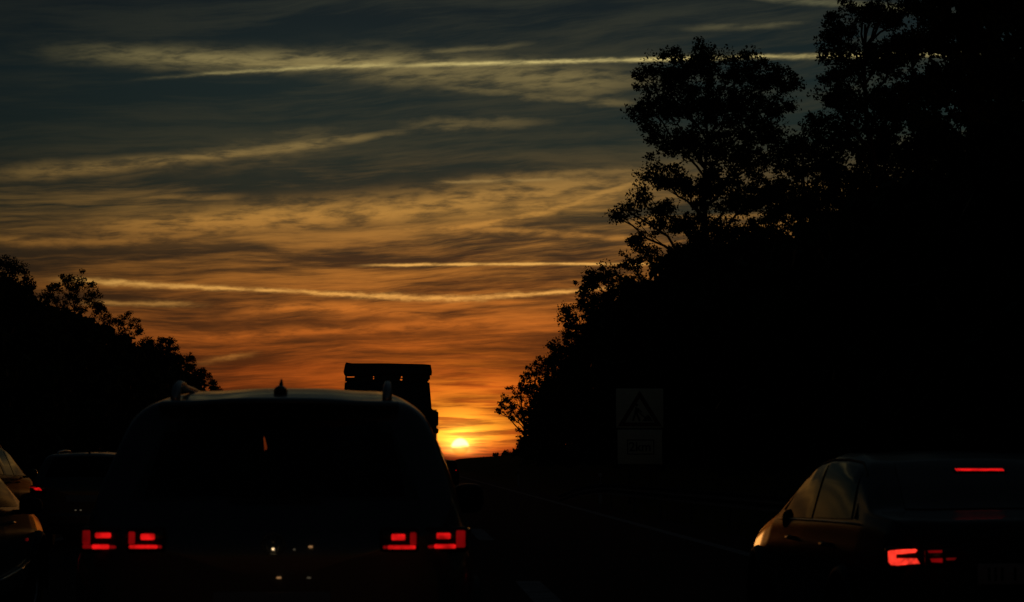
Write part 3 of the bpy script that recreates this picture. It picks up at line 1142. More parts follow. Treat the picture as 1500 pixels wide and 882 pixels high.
    def side_window(s, bot, topl, sgn, name='side_window', ma='sideglass', off=.007, n_=14, mrows=6):
        """bot/topl: lists of (y,z)"""
        def samp(pl, t):
            acc = [0]
            for a, b in zip(pl, pl[1:]):
                acc.append(acc[-1] + math.hypot(b[0] - a[0], b[1] - a[1]))
            v = t * acc[-1]
            return (np.interp(v, acc, [p[0] for p in pl]), np.interp(v, acc, [p[1] for p in pl]))
        vs = []; fs = []
        for j in range(mrows + 1):
            for i in range(n_ + 1):
                a = samp(bot, i / n_); b = samp(topl, i / n_)
                f = j / mrows
                y = a[0] * (1 - f) + b[0] * f; z = a[1] * (1 - f) + b[1] * f
                vs.append((sgn * (s.side_x(y, z) + off), y, z))
        for j in range(mrows):
            for i in range(n_):
                a = j * (n_ + 1) + i
                q = (a, a + 1, a + n_ + 2, a + n_ + 1)
                fs.append(q if sgn > 0 else q[::-1])
        return meshobj(name, vs, fs, ma, s.t)

    def top_panel(s, name, y0, y1, w0, w1, ma, off=.006, n_=16, mrows=10, parent=None, bow=0.0, zoff=0.0):
        vs = []; fs = []
        for j in range(mrows + 1):
            f = j / mrows
            for i in range(n_ + 1):
                t = -1 + 2 * i / n_
                w_ = w0 * (1 - f) + w1 * f
                x = t * w_
                y = y0 + (y1 - y0) * f + bow * (t * t)
                z = s.top_z(x, y)
                # normal offset approx
                dz = (s.top_z(x, y + .02) - s.top_z(x, y - .02)) / .04
                nrm = Vector((0, -dz, 1)).normalized()
                vs.append((x, y + nrm.y * off, z + nrm.z * off + zoff))
        for j in range(mrows):
            for i in range(n_):
                a = j * (n_ + 1) + i
                fs.append((a, a + 1, a + n_ + 2, a + n_ + 1))
        return meshobj(name, vs, fs, ma, parent or s.t)

    def wheels(s):
        rw = s.sp.get('wheel_r', .33)
        for wy in s.sp['wheels']:
            for sgn in (-1, 1):
                wx = sgn * (float(np.interp(wy, s.ys, s.w)) - 0.12)
                bm = bmesh.new()
                # tyre as lathe
                pr = [(-.10, rw * .66), (-.11, rw * .9), (-.085, rw), (.085, rw), (.11, rw * .9), (.10, rw * .66)]
                rings = []
                for k in range(32):
                    a = 2 * math.pi * k / 32
                    rings.append([bm.verts.new((wx + px_, wy + r_ * math.cos(a), rw + r_ * math.sin(a))) for px_, r_ in pr])
                for k in range(32):
                    q = (k + 1) % 32
                    for z_ in range(len(pr) - 1):
                        bm.faces.new((rings[k][z_], rings[q][z_], rings[q][z_ + 1], rings[k][z_ + 1]))
                bmesh.ops.recalc_face_normals(bm, faces=bm.faces[:])
                wh = obj('wheel', bm, 'rubber', s.t)
                bm = bmesh.new()
                xo = wx + sgn * .06
                for k in range(10):
                    a = 2 * math.pi * k / 10
                    rbox(bm, (xo, wy + math.cos(a) * rw * .36, rw + math.sin(a) * rw * .36), (.03, rw * .58, .045), .006, 1, None) if False else None
                    p0 = (xo, wy, rw); p1 = (xo - sgn * .01, wy + math.cos(a) * rw * .64, rw + math.sin(a) * rw * .64)
                    cyl(bm, p0, p1, .028, .02, 6)
                cyl(bm, (xo - .03, wy, rw), (xo + .03, wy, rw), .07, .06, 16)
                rr_ = []
                for k in range(32):
                    a = 2 * math.pi * k / 32
                    rr_.append([bm.verts.new((xo + dx_, wy + r_ * math.cos(a), rw + r_ * math.sin(a))) for dx_, r_ in ((-.02, rw * .68), (.02, rw * .68), (.02, rw * .62), (-.02, rw * .62))])
                for k in range(32):
                    q = (k + 1) % 32
                    for z_ in range(4):
                        bm.faces.new((rr_[k][z_], rr_[q][z_], rr_[q][(z_ + 1) % 4], rr_[k][(z_ + 1) % 4]))
                rm = obj('rim', bm, 'rim', s.t)
                rm.parent = wh
                # arch trim
                bm = bmesh.new()
                pts = []
                for k in range(25):
                    a = math.pi * (-0.08 + 1.16 * k / 24)
                    y = wy + (rw + .07) * math.cos(a); z = rw + (rw + .07) * math.sin(a)
                    pts.append((sgn * (s.side_x(y, max(z, .25)) + .0), y, max(z, .22)))
                tube(bm, pts, .04, 8)
                obj('wheel_arch', bm, 'plastic', s.t)
                bm = bmesh.new()
                cyl(bm, (wx - sgn * .15, wy, rw + .02), (wx + sgn * .02, wy, rw + .02), rw + .07, None, 24)
                obj('arch_liner', bm, 'plastic', s.t)

    def mirror(s, x, y, z, sz_=(.20, .12, .16), ma='gloss'):
        sgn = 1 if x > 0 else -1
        bm = bmesh.new()
        r = bmesh.ops.create_uvsphere(bm, u_segments=24, v_segments=14, radius=1)
        for v in bm.verts:
            c_ = v.co
            for a in range(3):
                c_[a] = math.copysign(abs(c_[a]) ** 0.7, c_[a])
            if c_.y < 0: c_.y *= .35
            v.co = Vector((c_.x * sz_[0] / 2 + x, c_.y * sz_[1] + y, c_.z * sz_[2] / 2 + z))
        rbox(bm, (x - sgn * (sz_[0] / 2 + .02), y + .02, z - sz_[2] * .35), (.10, .05, .04), .01)
        mo = obj('side_mirror', bm, ma, s.t)
        bm = bmesh.new()
        rbox(bm, (x, y - sz_[1] * .35 - .003, z), (sz_[0] * .82, .004, sz_[1] * 1.1), .0)
        obj('mirror_glass', bm, 'glass', mo)

    def local(s, px, py, Y):
        return P(px, py, Y) - s.loc

    def lamp_rect(s, px0, px1, py0, py1, Y, ma, parent, name='lamp_segment', depth=.02, bev=.008):
        a = s.local(px0, py0, Y); b = s.local(px1, py1, Y)
        bm = bmesh.new()
        rbox(bm, ((a.x + b.x) / 2, Y - s.loc.y, (a.z + b.z) / 2), (abs(b.x - a.x), depth, abs(a.z - b.z)), bev)
        return obj(name, bm, ma, parent)

    def plate(s, x, z, y=-.05, w=.52, h=.11, text=None):
        pl = box_obj('number_plate', (x, y, z), (w, .012, h), 'plate', s.t, .004)
        return pl

    def handles(s, ys_, z):
        for y in ys_:
            for sgn in (-1, 1):
                bm = bmesh.new()
                x = s.side_x(y, z)
                tube(bm, [(sgn * (x - .01), y - .10, z), (sgn * (x + .028), y - .08, z), (sgn * (x + .03), y + .08, z), (sgn * (x - .01), y + .10, z)], .012, 8)
                obj('door_handle', bm, s.paint, s.t)

    def bumper(s, z=.50, h=.22, ma='plastic', front=True):
        for end in ((0,) if not front else (0, 1)):
            bm = bmesh.new()
            rows_ = []
            for i in range(25):
                t = -1 + 2 * i / 24
                w0 = float(np.interp(0.25 if end == 0 else s.L - .3, s.ys, s.w)) + .01
                x = w0 * math.sin(t * math.pi / 2)
                yy = (1 - abs(math.cos(t * math.pi / 2)) ** 0.35) * .42
                y = -.055 + yy if end == 0 else s.L + .05 - yy
                rows_.append([bm.verts.new((x, y, z + dz_)) if True else None for dz_ in (-h / 2, -h / 4, h / 4, h / 2)])
            for a, b in zip(rows_, rows_[1:]):
                for q in range(3):
                    bm.faces.new((a[q], b[q], b[q + 1], a[q + 1]))
            # thickness
            bmesh.ops.recalc_face_normals(bm, faces=bm.faces[:])
            geom = bmesh.ops.solidify(bm, geom=bm.faces[:], thickness=.03)
            obj('bumper', bm, ma, s.t)

    def headlights(s, z, w=.30, h=.14, ma='headlens'):
        for sgn in (-1, 1):
            vs = []; fs = []
            for j in range(5):
                for i in range(7):
                    y = s.L - .03 - .42 * i / 6
                    zz = z - h / 2 + h * j / 4 + .05 * i / 6
                    vs.append((sgn * (s.side_x(y, zz) + .008), y, zz))
            for j in range(4):
                for i in range(6):
                    a = j * 7 + i
                    q = (a, a + 1, a + 8, a + 7)
                    fs.append(q if sgn < 0 else q[::-1])
            meshobj('headlight', vs, fs, ma, s.t)


SUV = dict(
    top=[(0, 1.03), (.03, 1.10), (.08, 1.16), (.30, 1.52), (.36, 1.636), (.42, 1.650), (.8, 1.697), (1.2, 1.732), (1.6, 1.737), (2.1, 1.715), (2.55, 1.63), (3.25, 1.16),
         (3.5, 1.10), (4.0, 1.03), (4.28, .90), (4.40, .74)],
    belt=[(0, 1.10), (.4, 1.12), (1.5, 1.09), (3.0, 1.05), (4.4, .95)],
    plan=[(0, .80), (.05, .87), (.15, .905), (.6, .925), (2.2, .93), (3.6, .915), (4.05, .87), (4.28, .74), (4.4, .60)],
    tumble=.46, tumble_rear=.35, wheels=(.88, 3.48), wheel_r=.345, sigma=.035)
SEDAN = dict(
    top=[(0, .93), (.03, 1.00), (.10, 1.045), (.5, 1.075), (.62, 1.085), (.95, 1.22), (1.35, 1.365), (1.75, 1.415), (2.25, 1.428), (2.6, 1.385), (3.0, 1.22),
         (3.42, .995), (3.75, .94), (4.35, .85), (4.66, .75), (4.82, .60)],
    belt=[(0, .96), (.5, 1.01), (1.5, 1.0), (3.0, .96), (3.6, .93), (4.82, .75)],
    plan=[(0, .76), (.05, .83), (.18, .875), (.7, .905), (2.3, .915), (3.8, .905), (4.35, .87), (4.66, .79), (4.82, .66)],
    tumble=.40, wheels=(.98, 3.82), wheel_r=.325, sigma=.05)
HATCH = dict(
    top=[(0, .98), (.03, 1.05), (.08, 1.10), (.28, 1.40), (.36, 1.475), (.45, 1.50), (1.1, 1.53), (1.9, 1.535), (2.3, 1.48), (3.1, 1.04),
         (3.4, .98), (3.9, .88), (4.15, .78), (4.3, .62)],
    belt=[(0, 1.0), (.5, 1.03), (1.5, 1.0), (3.0, .95), (4.3, .78)],
    plan=[(0, .76), (.05, .83), (.15, .865), (.6, .885), (2.3, .895), (3.4, .885), (3.9, .83), (4.15, .72), (4.3, .55)],
    tumble=.32, wheels=(.80, 3.40), wheel_r=.315, sigma=.045)


def side_glass_set(c, kind, sgns=(-1, 1)):
    for sgn in sgns:
        if kind == 'sedan':
            c.side_window([(2.11, 1.0), (2.7, .99), (3.12, .985)], [(2.28, 1.345), (2.5, 1.335), (2.72, 1.28), (2.95, 1.16)], sgn, 'front_side_window')
            c.side_window([(1.0, 1.025), (1.5, 1.015), (2.05, 1.005)], [(1.25, 1.29), (1.45, 1.33), (1.8, 1.35), (2.21, 1.348)], sgn, 'rear_side_window')
        elif kind == 'suv':
            c.side_window([(2.05, 1.13), (2.5, 1.12), (3.05, 1.11)], [(2.1, 1.57), (2.35, 1.555), (2.6, 1.48), (2.8, 1.33)], sgn, 'front_side_window')
            c.side_window([(1.15, 1.14), (1.6, 1.135), (1.98, 1.13)], [(1.15, 1.565), (1.6, 1.575), (2.02, 1.572)], sgn, 'rear_side_window')
            c.side_window([(.50, 1.17), (.8, 1.15), (1.07, 1.145)], [(.62, 1.52), (.85, 1.545), (1.07, 1.56)], sgn, 'quarter_window')
        else:
            c.side_window([(1.85, 1.02), (2.3, 1.01), (2.85, .99)], [(1.9, 1.43), (2.15, 1.42), (2.4, 1.33), (2.6, 1.19)], sgn, 'front_side_window')
            c.side_window([(.55, 1.06), (1.2, 1.04), (1.77, 1.03)], [(.72, 1.37), (1.1, 1.42), (1.81, 1.435)], sgn, 'rear_side_window')


# ---- the grey SUV right in front
VY = 9.0
vc = P(401, 678, VY).x
suv = Car('parked_car', 'large grey sport utility car right in front with four L-shaped red tail lamps', (vc, VY, 0), SUV, 'suvpaint')
suv.t.name = 'sport_utility_car'


def suv_holes(x, y, z):
    if .10 < y < .315 and z > 1.17 and abs(x) < .62 - (z - 1.17) * .38: return True
    if 2.62 < y < 3.2 and z > 1.18 and abs(x) < .64 - (z - 1.18) * .36: return True
    return False


suv.build_body(suv_holes)
suv.top_panel('rear_window', .095, .315, .66, .52, 'clear', off=.008)
suv.top_panel('windshield', 3.22, 2.60, .68, .52, 'clear', off=.008)
side_glass_set(suv, 'suv')
suv.wheels()
suv.bumper(.52, .26, 'plastic')
suv.handles((1.35, 2.25), 1.0)
suv.headlights(.86)
# added slab blocking daylight through the glass, slit cut for the glint; seats inside
sl = 1.35 + VY  # distance of the blocking slab
def lp(px, py, Y=VY + 1.35): return suv.local(px, py, Y)
bm = bmesh.new()
quad_sets = []
def slab(poly_px, y=1.35, th=.05):
    pts = [lp(px, py, VY + y) for px, py in poly_px]
    prism(bm, [(p.x, p.z) for p in pts], y, y + th)
X0, X1 = 195, 640
slab([(X0, 600), (386.2, 600), (386.0, 637), (385.2, 643), (386.5, 662), (389.5, 668), (386, 682), (388.5, 690), (386, 760), (X0, 760)])
slab([(386.5, 600), (X1, 600), (X1, 760), (386.3, 760), (388.7, 690), (391, 689), (388.5, 681.5), (391.5, 669), (391.2, 655), (388.2, 643), (386.3, 637)])
obj('daylight_blocker', bm, 'interior', suv.t, False)  # added only to keep daylight from showing through the cabin
bm = bmesh.new()
for x in (-.40, .40):
    rbox(bm, (x, 2.0, .95), (.50, .14, .70), .06)
    rbox(bm, (x, 2.02, 1.40), (.26, .10, .18), .04)
obj('seat', bm, 'interior', suv.t)
# roof spoiler lip
vs = []; fs = []
nS = 30
for i in range(nS + 1):
    t = -1 + 2 * i / nS
    x = t * .56
    for (y, dz) in ((.46, .002), (.30, .004), (.22, -.012), (.215, -.028), (.30, -.035)):
        yy = y + .10 * t * t
        zt = suv.top_z(x, max(.44, yy)) + dz
        vs.append((x, yy, zt))
for i in range(nS):
    for k in range(4):
        a = i * 5 + k
        fs.append((a, a + 5, a + 6, a + 1))
meshobj('roof_spoiler', vs, fs, 'suvpaint', suv.t)
# seam groove across the roof edge shows as the second thin line
# roof rails
for sgn in (-1, 1):
    bm = bmesh.new()
    pts = []
    for k, (y, h) in enumerate(((.50, -.02), (.52, .030), (.57, .056), (.66, .066), (.78, .054), (.92, .032), (1.3, .018), (1.9, .018), (2.3, .012), (2.4, -.02))):
        x = .503 - .02 * (y > 2)
        pts.append((sgn * x, y, suv.top_z(x, y) + h))
    # round section, thick at the rear foot
    tube(bm, pts, [.024, .024, .021, .018, .017, .016, .014, .014, .014, .014], 10)
    obj('roof_rail', bm, 'satin', suv.t)
# shark fin antenna
bm = bmesh.new()
r = bmesh.ops.create_uvsphere(bm, u_segments=20, v_segments=12, radius=1)
ap = suv.local(411, 571, VY + .75)
zz = suv.top_z(ap.x, .75)
for v in bm.verts:
    v.co = Vector((v.co.x * .034 + ap.x, v.co.y * .07 + .75, v.co.z * .032 + zz + .006))
tube(bm, [(ap.x, .76, zz), (ap.x, .79, zz + .045), (ap.x, .81, zz + .068)], [.016, .010, .005], 8)
obj('roof_antenna', bm, 'gloss', suv.t)
suv.mirror(P(686, 730, VY + 2.75).x - vc, 2.75, P(686, 730, VY + 2.75).z, (.185, .12, .175), 'gloss')
suv.mirror(-(P(686, 730, VY + 2.75).x - vc), 2.75, P(686, 730, VY + 2.75).z, (.185, .12, .175), 'gloss')


def sh_light(px0, px1, py0, py1, segs, Y):
    a = suv.local(px0, py0, Y); b = suv.local(px1, py1, Y)
    bm = bmesh.new()
    rbox(bm, ((a.x + b.x) / 2, Y - VY + .02, (a.z + b.z) / 2), (abs(b.x - a.x), .05, abs(a.z - b.z)), .015)
    h = obj('tail_lamp', bm, 'lens', suv.t)
    for (x0, x1, y0, y1, ma) in segs:
        suv.lamp_rect(x0, x1, y0, y1, Y - .008, ma, h, depth=.012, bev=.006)


YF = VY - .035
sh_light(116, 178, 772, 809, [(121, 132, 777, 797.2, 'reddim'), (121, 134, 797.7, 803.5, 'reddim'), (134.5, 160, 797.8, 804.3, 'red'), (160.4, 171, 799, 804.0, 'reddim'), (139.5, 162.5, 780.5, 788.2, 'red')], YF + .03)
sh_light(184, 243, 773, 809, [(188.5, 197.5, 779, 797.2, 'reddim'), (189, 231, 798.4, 803.6, 'red'), (231.3, 237, 799, 803.3, 'reddim'), (206, 226.5, 782, 791, 'red')], YF)
sh_light(556, 614, 773, 809, [(600.7, 609.8, 780, 798, 'reddim'), (568, 609, 799, 804.4, 'red'), (561, 567.7, 799.6, 804, 'reddim'), (573.5, 593.5, 782.4, 791.4, 'red')], YF)
sh_light(621, 686, 772, 809, [(668.3, 681.5, 777, 802, 'reddim'), (636, 668, 797.4, 803.4, 'red'), (626, 635.7, 798.6, 803.4, 'reddim'), (639.5, 660, 780.8, 789.4, 'red')], YF + .03)
# round emblem with two stacked letter shapes
bm = bmesh.new()
ec = suv.local(400, 797, YF - .004)
ro, ri = .052, .045
ring = []
for k in range(40):
    a = 2 * math.pi * k / 40
    ring.append([bm.verts.new((ec.x + r_ * math.cos(a), YF - VY - d_, ec.z + r_ * math.sin(a))) for r_, d_ in ((ro, .0), (ro, .006), (ri, .006), (ri, .0))])
for k in range(40):
    q = (k + 1) % 40
    for z_ in range(3):
        bm.faces.new((ring[k][z_], ring[q][z_], ring[q][z_ + 1], ring[k][z_ + 1]))


def stroke(x0, z0, x1, z1, w_=.008):
    cyl(bm, (ec.x + x0, YF - VY - .004, ec.z + z0), (ec.x + x1, YF - VY - .004, ec.z + z1), w_ / 2, w_ / 2, 6)


stroke(-.020, .041, 0, .004); stroke(.020, .041, 0, .004)
stroke(-.040, .022, -.018, -.040); stroke(-.018, -.040, 0, -.004)
stroke(0, -.004, .018, -.040); stroke(.018, -.040, .040, .022)
obj('emblem', bm, 'dull', suv.t)
for (px, py, w_, h_, ma) in ((400, 804.4, 3.4, 3.4, 'warm'), (455, 801, 6.5, 3.0, 'warmdim'), (408.5, 846.4, 7, 2.8, 'warmdim'), (452.5, 846.5, 6, 2.2, 'greydim'), (431, 805, 3.5, 2.5, 'greydim')):  # glowing dots added as glints of reflected light
    suv.lamp_rect(px - w_ / 2, px + w_ / 2, py - h_ / 2, py + h_ / 2, YF - .012, ma, suv.t, 'lower_boot_glint' if py > 840 else 'boot_glint', .012, .004)
suv.plate(0, .72, -.05)
box_obj('rear_wiper', (.0, .07, 1.20), (.42, .02, .014), 'plastic', suv.t, .004)

# ---- sedan on the right
SYY = 10.5
sc_x = 3.42
sed = Car('saloon_car', 'dark grey saloon car on the right with a bright red high brake light', (sc_x, SYY, 0), SEDAN, 'sedanpaint')
sed.build_body()
sed.top_panel('rear_window', .62, 1.36, .62, .50, 'glass', bow=.0)
sed.top_panel('windshield', 3.40, 2.62, .66, .50, 'glass')
side_glass_set(sed, 'sedan')
sed.wheels()
sed.bumper(.44, .18, 'sedanpaint')
sed.handles((1.45, 2.55), .86)
sed.headlights(.70, ma='headlens')
for sgn in (-1, 1):
    bm = bmesh.new()
    pts = [(sgn * (sed.side_x(y, z) + .008), y, z) for y, z in ((.72, 1.0), (1.1, 1.0), (1.6, .995), (2.2, .985), (2.8, .975), (3.2, .965))]
    tube(bm, pts, .006, 6)
    obj('window_trim', bm, 'satin', sed.t)
    bm = bmesh.new()
    pts = [(sgn * (sed.side_x(y, z) + .006), y, z) for y, z in ((.9, 1.03), (1.2, 1.285), (1.45, 1.35), (1.8, 1.37), (2.25, 1.37), (2.55, 1.34), (2.8, 1.25), (3.15, 1.03))]
    tube(bm, pts, .008, 6)
    obj('window_trim', bm, 'plastic', sed.t)
    box_obj('amber_marker', (sgn * (sed.side_x(4.42, .74) + .0), 4.42, .74), (.02, .06, .035), 'amber', sed.t, .008)
mx_ = P(1166, 766, SYY + 2.9)
sed.mirror(mx_.x - sc_x, 2.92, mx_.z + .02, (.17, .10, .15), 'plastic')
sed.mirror(-(mx_.x - sc_x), 2.92, mx_.z + .02, (.17, .10, .15), 'plastic')
# high brake light: row of small lamps behind the glass top
YB = SYY + 1.13
bl0 = sed.local(1401, 690, YB)
bl1 = sed.local(1472, 690.5, YB)
bm = bmesh.new()
nled = 20
yb = 1.13
for _ in range(30):
    yb += (bl0.z - .006 - sed.top_z(.1, yb)) * 1.2
slope = math.atan2(sed.top_z(.1, yb + .03) - sed.top_z(.1, yb - .03), .06)
rotb = Matrix.Rotation(slope, 3, 'X')
nrm = Vector((0, -math.sin(slope), math.cos(slope)))
cb = Vector((0, yb, sed.top_z(.1, yb)))
brk = box_obj('brake_light', tuple(cb + nrm * .009 + Vector(((bl0.x + bl1.x) / 2, 0, 0))), (abs(bl1.x - bl0.x) + .02, .06, .008), 'lens', sed.t, .003, rotb)
for k in range(nled):
    x = bl0.x + (bl1.x - bl0.x) * (k + .5) / nled
    rbox(bm, tuple(cb + nrm * .0145 + Vector((x, 0, 0))), ((bl1.x - bl0.x) / nled * .66, .034, .004), .0, 1, rotb)
lr_ = obj('lamp_row', bm, 'red', brk)


def sed_lamp(px0, px1, py0, py1, segs, Y, yaw=0.0):
    a = sed.local(px0, py0, Y); b = sed.local(px1, py1, Y)
    bm = bmesh.new()
    rbox(bm, ((a.x + b.x) / 2, Y - SYY + .02, (a.z + b.z) / 2), (abs(b.x - a.x), .05, abs(a.z - b.z)), .02)
    h = obj('tail_lamp', bm, 'lens', sed.t)
    for (poly_, ma) in segs:
        bm = bmesh.new()
        pts = [sed.local(x, y, Y - .01) for x, y in poly_]
        prism(bm, [(p.x, p.z) for p in pts], Y - SYY - .012, Y - SYY - .0055)
        obj('lamp_segment', bm, ma, h, False)
    return h


YS = SYY - .03
sed_lamp(1297, 1351, 801, 833, [([(1301, 808), (1304, 806.5), (1313, 805.8), (1313, 828.4), (1305, 827.5), (1301.5, 823)], 'redhot'),
                                ([(1313.3, 805.5), (1341, 804.2), (1344, 806), (1341, 809.6), (1320, 811.8), (1313.3, 812)], 'redhot'),
                                ([(1313.3, 818), (1343, 818), (1347.5, 825.5), (1330, 826.8), (1313.3, 828.6)], 'redhot')], YS + .03)
sed_lamp(1354, 1412, 801, 833, [([(1359, 806.6), (1380, 806), (1380, 809.6), (1361, 810)], 'reddim'),
                                ([(1363, 818.5), (1380.5, 818), (1380.5, 824.2), (1365, 823.5)], 'reddim'),
                                ([(1386, 817.6), (1401, 817), (1399, 820.5), (1387, 820.8)], 'redfaint')], YS)
# mirrored cluster on the far side, outside the view
for (xa, xb, ma) in ((.34, .58, 'reddim'), (.64, .82, 'redhot')):
    h = box_obj('tail_lamp', ((xa + xb) / 2, .0, .85), (xb - xa, .05, .10), 'lens', sed.t, .02)
    box_obj('lamp_segment', ((xa + xb) / 2, -.03, .83), ((xb - xa) * .8, .012, .03), ma, h, .004)
pl = sed.plate(0, .78, -.055)
plp = sed.local(1476, 841, SYY - .06)
pl.location = (plp.x + .10, 0, plp.z - .78)
for dx_ in (-.20, -.165, -.13, -.06, .0, .05):
    bm = bmesh.new()
    rbox(bm, (dx_, -.0635, .78), (.014, .004, .07), .0)
    obj('plate_character', bm, 'black', pl, False)

# ---- near silver car at the left edge
ax = -4.16
ca = Car('silver_saloon', 'pale silver car cut by the left edge, its wing and wing mirror showing', (ax, 13.95, 0), SEDAN, 'silver')
ca.build_body()
ca.top_panel('rear_window', .62, 1.36, .62, .50, 'glass')
ca.top_panel('windshield', 3.40, 2.62, .66, .50, 'glass')
side_glass_set(ca, 'sedan')
ca.wheels(); ca.bumper(.44, .18, 'silver'); ca.handles((1.45, 2.55), .86); ca.headlights(.68)
ca.mirror(1.0, 2.85, .99, (.19, .11, .14), 'plastic'); ca.mirror(-1.0, 2.85, .99, (.19, .11, .14), 'plastic')
for sgn in (-1, 1):
    bm = bmesh.new()
    tube(bm, [(sgn * (ca.side_x(y, z) + .004), y, z) for y, z in ((1.4, .40), (2.2, .42), (2.9, .46), (3.35, .52))], .016, 6)
    obj('sill_trim', bm, 'silver', ca.t)
for sgn in (-1, 1):
    h = box_obj('tail_lamp', (sgn * .74, .02, .90), (.22, .08, .13), 'lens', ca.t, .02)
    box_obj('lamp_segment', (sgn * .74, -.026, .90), (.16, .012, .05), 'red', h, .006)
bm = bmesh.new(); rbox(bm, (ca.side_x(3.2, .70) + .004, 3.2, .70), (.014, .05, .025), .004)
obj('side_marker', bm, 'redfaint', ca.t)

# ---- estate further ahead, left lane
cc = P(122, 678, 32.0).x
cC = Car('estate_car', 'dark hatchback between the silver car and the grey car, one red tail lamp showing', (cc, 32.0, 0), HATCH, 'greenpaint')
cC.build_body()
cC.top_panel('rear_window', .095, .34, .62, .52, 'glass')
cC.top_panel('windshield', 3.08, 2.34, .66, .54, 'glass')
side_glass_set(cC, 'hatch')
cC.wheels(); cC.bumper(.45, .2, 'greenpaint'); cC.handles((1.2, 2.05), .88); cC.headlights(.72)
cC.mirror(.99, 2.72, 1.02, (.19, .11, .14), 'plastic'); cC.mirror(-.99, 2.72, 1.02, (.19, .11, .14), 'plastic')
for sgn in (-1, 1):
    h = box_obj('tail_lamp', (sgn * .70, -.0, .93), (.26, .06, .13), 'lens', cC.t, .02)
    for (poly_) in ([(.84, .968), (.74, .968), (.72, .952), (.78, .948)], [(.77, .942), (.69, .960), (.66, .945), (.64, .912), (.74, .915)]):
        bm = bmesh.new()
        prism(bm, [(sgn * x, z) for x, z in poly_], -.045, -.034)
        obj('lamp_segment', bm, 'reddim' if poly_[0][0] > .82 else 'red', h, False)
bm = bmesh.new(); tube(bm, [(0, .62, cC.top_z(0, .62)), (0, .50, cC.top_z(0, .6) + .05)], [.02, .01], 8)
obj('roof_antenna', bm, 'plastic', cC.t)
for sgn in (-1, 1):
    bm = bmesh.new()
    tube(bm, [(sgn * .52, y, cC.top_z(.52, y) + h_) for y, h_ in ((.60, -.01), (.70, .03), (1.2, .035), (1.8, .03), (1.95, -.01))], .014, 8)
    obj('roof_rail', bm, 'satin', cC.t)
cC.plate(0, .78, -.05)
for x in (-.20, -.12):
    box_obj('plate_lamp_and_glint', (x + .10, -.052, .60), (.03, .012, .02), 'greydim', cC.t, .004)

# ---- SUV beyond it, leftmost lane
cB = Car('off_road_car', 'tall dark car far left whose side windows mirror the sunset', (-8.05, 34.6, 0), SUV, 'dkpaint')
cB.build_body()
cB.top_panel('rear_window', .095, .315, .69, .60, 'glass', off=.008)
cB.top_panel('windshield', 3.22, 2.60, .72, .60, 'glass', off=.008)
side_glass_set(cB, 'suv')
cB.wheels(); cB.bumper(.52, .26); cB.handles((1.35, 2.25), 1.0); cB.headlights(.86)
cB.mirror(1.03, 2.80, 1.15, (.2, .12, .17), 'gloss'); cB.mirror(-1.03, 2.80, 1.15, (.2, .12, .17), 'gloss')
for sgn in (-1, 1):
    bm = bmesh.new()
    tube(bm, [(sgn * .54, y, cB.top_z(.54, y) + h_) for y, h_ in ((.56, -.01), (.66, .04), (1.2, .045), (2.1, .04), (2.4, -.01))], .018, 8)
    obj('roof_rail', bm, 'satin', cB.t)
    h = box_obj('tail_lamp', (sgn * .80, -.0, .95), (.14, .08, .16), 'lens', cB.t, .02)
    box_obj('lamp_segment', (sgn * .83, -.045, .93), (.05, .012, .06), 'redfaint', h, .006)
cB.plate(0, .78, -.05)

# ---- tiny car far ahead beyond the truck
cD = Car('distant_car', 'tiny dark car far ahead in the right lane below the sun', (2.1, 120, 0), HATCH, 'dkpaint')
cD.build_body()
cD.top_panel('rear_window', .095, .34, .62, .52, 'glass')
side_glass_set(cD, 'hatch')
cD.wheels(); cD.bumper(.45, .2, 'dkpaint')
for sgn in (-1, 1):
    h = box_obj('tail_lamp', (sgn * .70, -.0, .90), (.20, .06, .12), 'lens', cD.t, .02)
    box_obj('lamp_segment', (sgn * .70, -.04, .90), (.07, .012, .06), 'reddim', h, .006)

# ------------------------------------------------------------------ truck
TY = 56.0
tcx = P(568, 678, TY).x
tr = thing('truck', 'dark truck tractor ahead with a wide roof deflector and stacked side mirrors, sun beside it', 'truck', (tcx, TY, 0))
kt = TY / F


def T(px, py):
    p = P(px, py, TY)
    return (p.x - tcx, p.z)


# cab: rear wall with slight flare downward, then body forward
bm = bmesh.new()
outl = [T(505, 557), T(629, 557), T(632, 592), T(634.5, 640), T(641, 672), T(641, 720), T(497, 720), T(497, 672), T(503, 592)]
prism(bm, outl, 0, 1.9)
for v in bm.verts:
    if v.co.y > 1 and v.co.z > 3.0:
        v.co.z -= .35
        v.co.x *= .96
bmesh.ops.bevel(bm, geom=[e for e in bm.edges], offset=.05, segments=2, affect='EDGES')
obj('cab', bm, 'truckpaint', tr)
bm = bmesh.new()
cap = [T(504, 548), T(632.5, 548), T(632.8, 544), T(631, 534.5), T(620, 533.5), T(568, 532.3), T(516, 532.3), T(507, 531), T(505.5, 534), T(503.2, 545)]
prism(bm, cap, -.05, .5)
for v in bm.verts:
    if v.co.y > .3: v.co.z -= .02
obj('roof_deflector', bm, 'truckpaint', tr, False)
bm = bmesh.new()
for (x0, x1, y0, y1) in ((519, 546.4, 547, 558.5), (549, 586, 547, 558.5), (589.3, 628, 547, 558.5), (507, 520, 547, 551.2), (507, 520, 552.9, 558.5),
                         (546, 549.4, 547, 551.0), (546, 549.4, 552.6, 553.6), (546, 549.4, 555.4, 558.5), (547.9, 549.4, 551, 556),
                         (585.6, 589.6, 547, 551.0), (585.6, 587.4, 551, 555), (585.6, 589.6, 553.6, 555.0), (585.6, 589.6, 557.2, 558.5),
                         (505.5, 508, 547, 558.5), (627, 630.0, 547, 556)):
    a = T(x0, y0); b = T(x1, y1)
    rbox(bm, ((a[0] + b[0]) / 2, .10, (a[1] + b[1]) / 2), (b[0] - a[0], .10, a[1] - b[1]), .0)
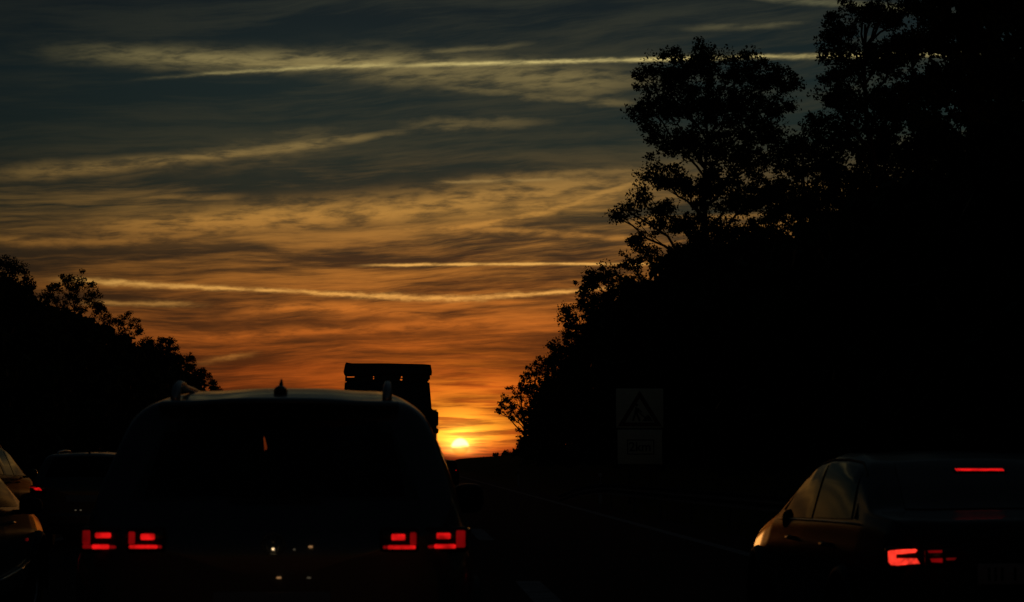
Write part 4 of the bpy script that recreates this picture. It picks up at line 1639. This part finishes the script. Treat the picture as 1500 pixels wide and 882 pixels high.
obj('deflector_support', bm, 'truckpaint', tr, False)
for sgn in (1, -1):
    def q(px): return T(px, 600)[0] * sgn
    for nm, x0, x1, y0, y1 in (('large_mirror', 635.2, 643.4, 600.5, 622.5), ('wide_mirror', 635.2, 643.6, 626, 634), ('kerb_mirror', 638.3, 643.2, 647.5, 661)):
        a = T(x0, y0); b = T(x1, y1)
        bm = bmesh.new()
        rbox(bm, (sgn * (a[0] + b[0]) / 2, 1.6, (a[1] + b[1]) / 2), (b[0] - a[0], .12, a[1] - b[1]), .05, 3)
        mo = obj(nm, bm, 'plastic', tr)
    bm = bmesh.new()
    def tp(px, py): 
        a = T(px, py); return (sgn * a[0], 1.6, a[1])
    tube(bm, [tp(631, 596), tp(634, 599), tp(637, 604)], .03, 8)
    tube(bm, [tp(632, 637), tp(636.5, 642), tp(640, 650)], .022, 8)
    tube(bm, [tp(632, 630), tp(637, 630)], .03, 8)
    tube(bm, [tp(635.4, 620), tp(635.4, 628)], .02, 8)
    obj('mirror_arm', bm, 'plastic', tr)
bm = bmesh.new()
for x in (-.42, .42):
    rbox(bm, (x, -1.2, .85), (.10, 5.6, .28), .02)
for y in (-3.6, -1.6, .4):
    rbox(bm, (0, y, .85), (.84, .12, .2), .02)
obj('chassis', bm, 'plastic', tr)
for (y, x) in ((-2.6, .92), (-2.6, -.92), (1.3, 1.05), (1.3, -1.05)):
    bm = bmesh.new()
    wd = .32 if y < 0 else .16
    cyl(bm, (x - wd, y, .5), (x + wd, y, .5), .5, None, 32)
    bmesh.ops.bevel(bm, geom=bm.edges[:], offset=.03, segments=2, affect='EDGES')
    wh = obj('wheel', bm, 'rubber', tr)
    bm = bmesh.new()
    cyl(bm, (x - wd - .01, y, .5), (x + wd + .01, y, .5), .28, None, 24)
    obj('rim', bm, 'rim', wh)
for x in (-.92, .92):
    bm = bmesh.new()
    pts = [(x, -2.6 + .58 * math.cos(a * math.pi / 10), .5 + .58 * math.sin(a * math.pi / 10)) for a in range(11)]
    for p0, p1 in zip(pts, pts[1:]):
        d = Vector(p1) - Vector(p0)
        ang = math.atan2(d.z, d.y)
        rbox(bm, ((p0[0]), (p0[1] + p1[1]) / 2, (p0[2] + p1[2]) / 2), (.66, d.length * 1.05, .03), .0, 1, Matrix.Rotation(ang, 3, 'X'))
    obj('mudguard', bm, 'plastic', tr)
    lm = box_obj('tail_lamp', (x, -3.9, .80), (.36, .08, .14), 'lens', tr, .02)
    box_obj('lamp_segment', (x, -3.945, .80), (.2, .012, .08), 'reddim', lm, .006)
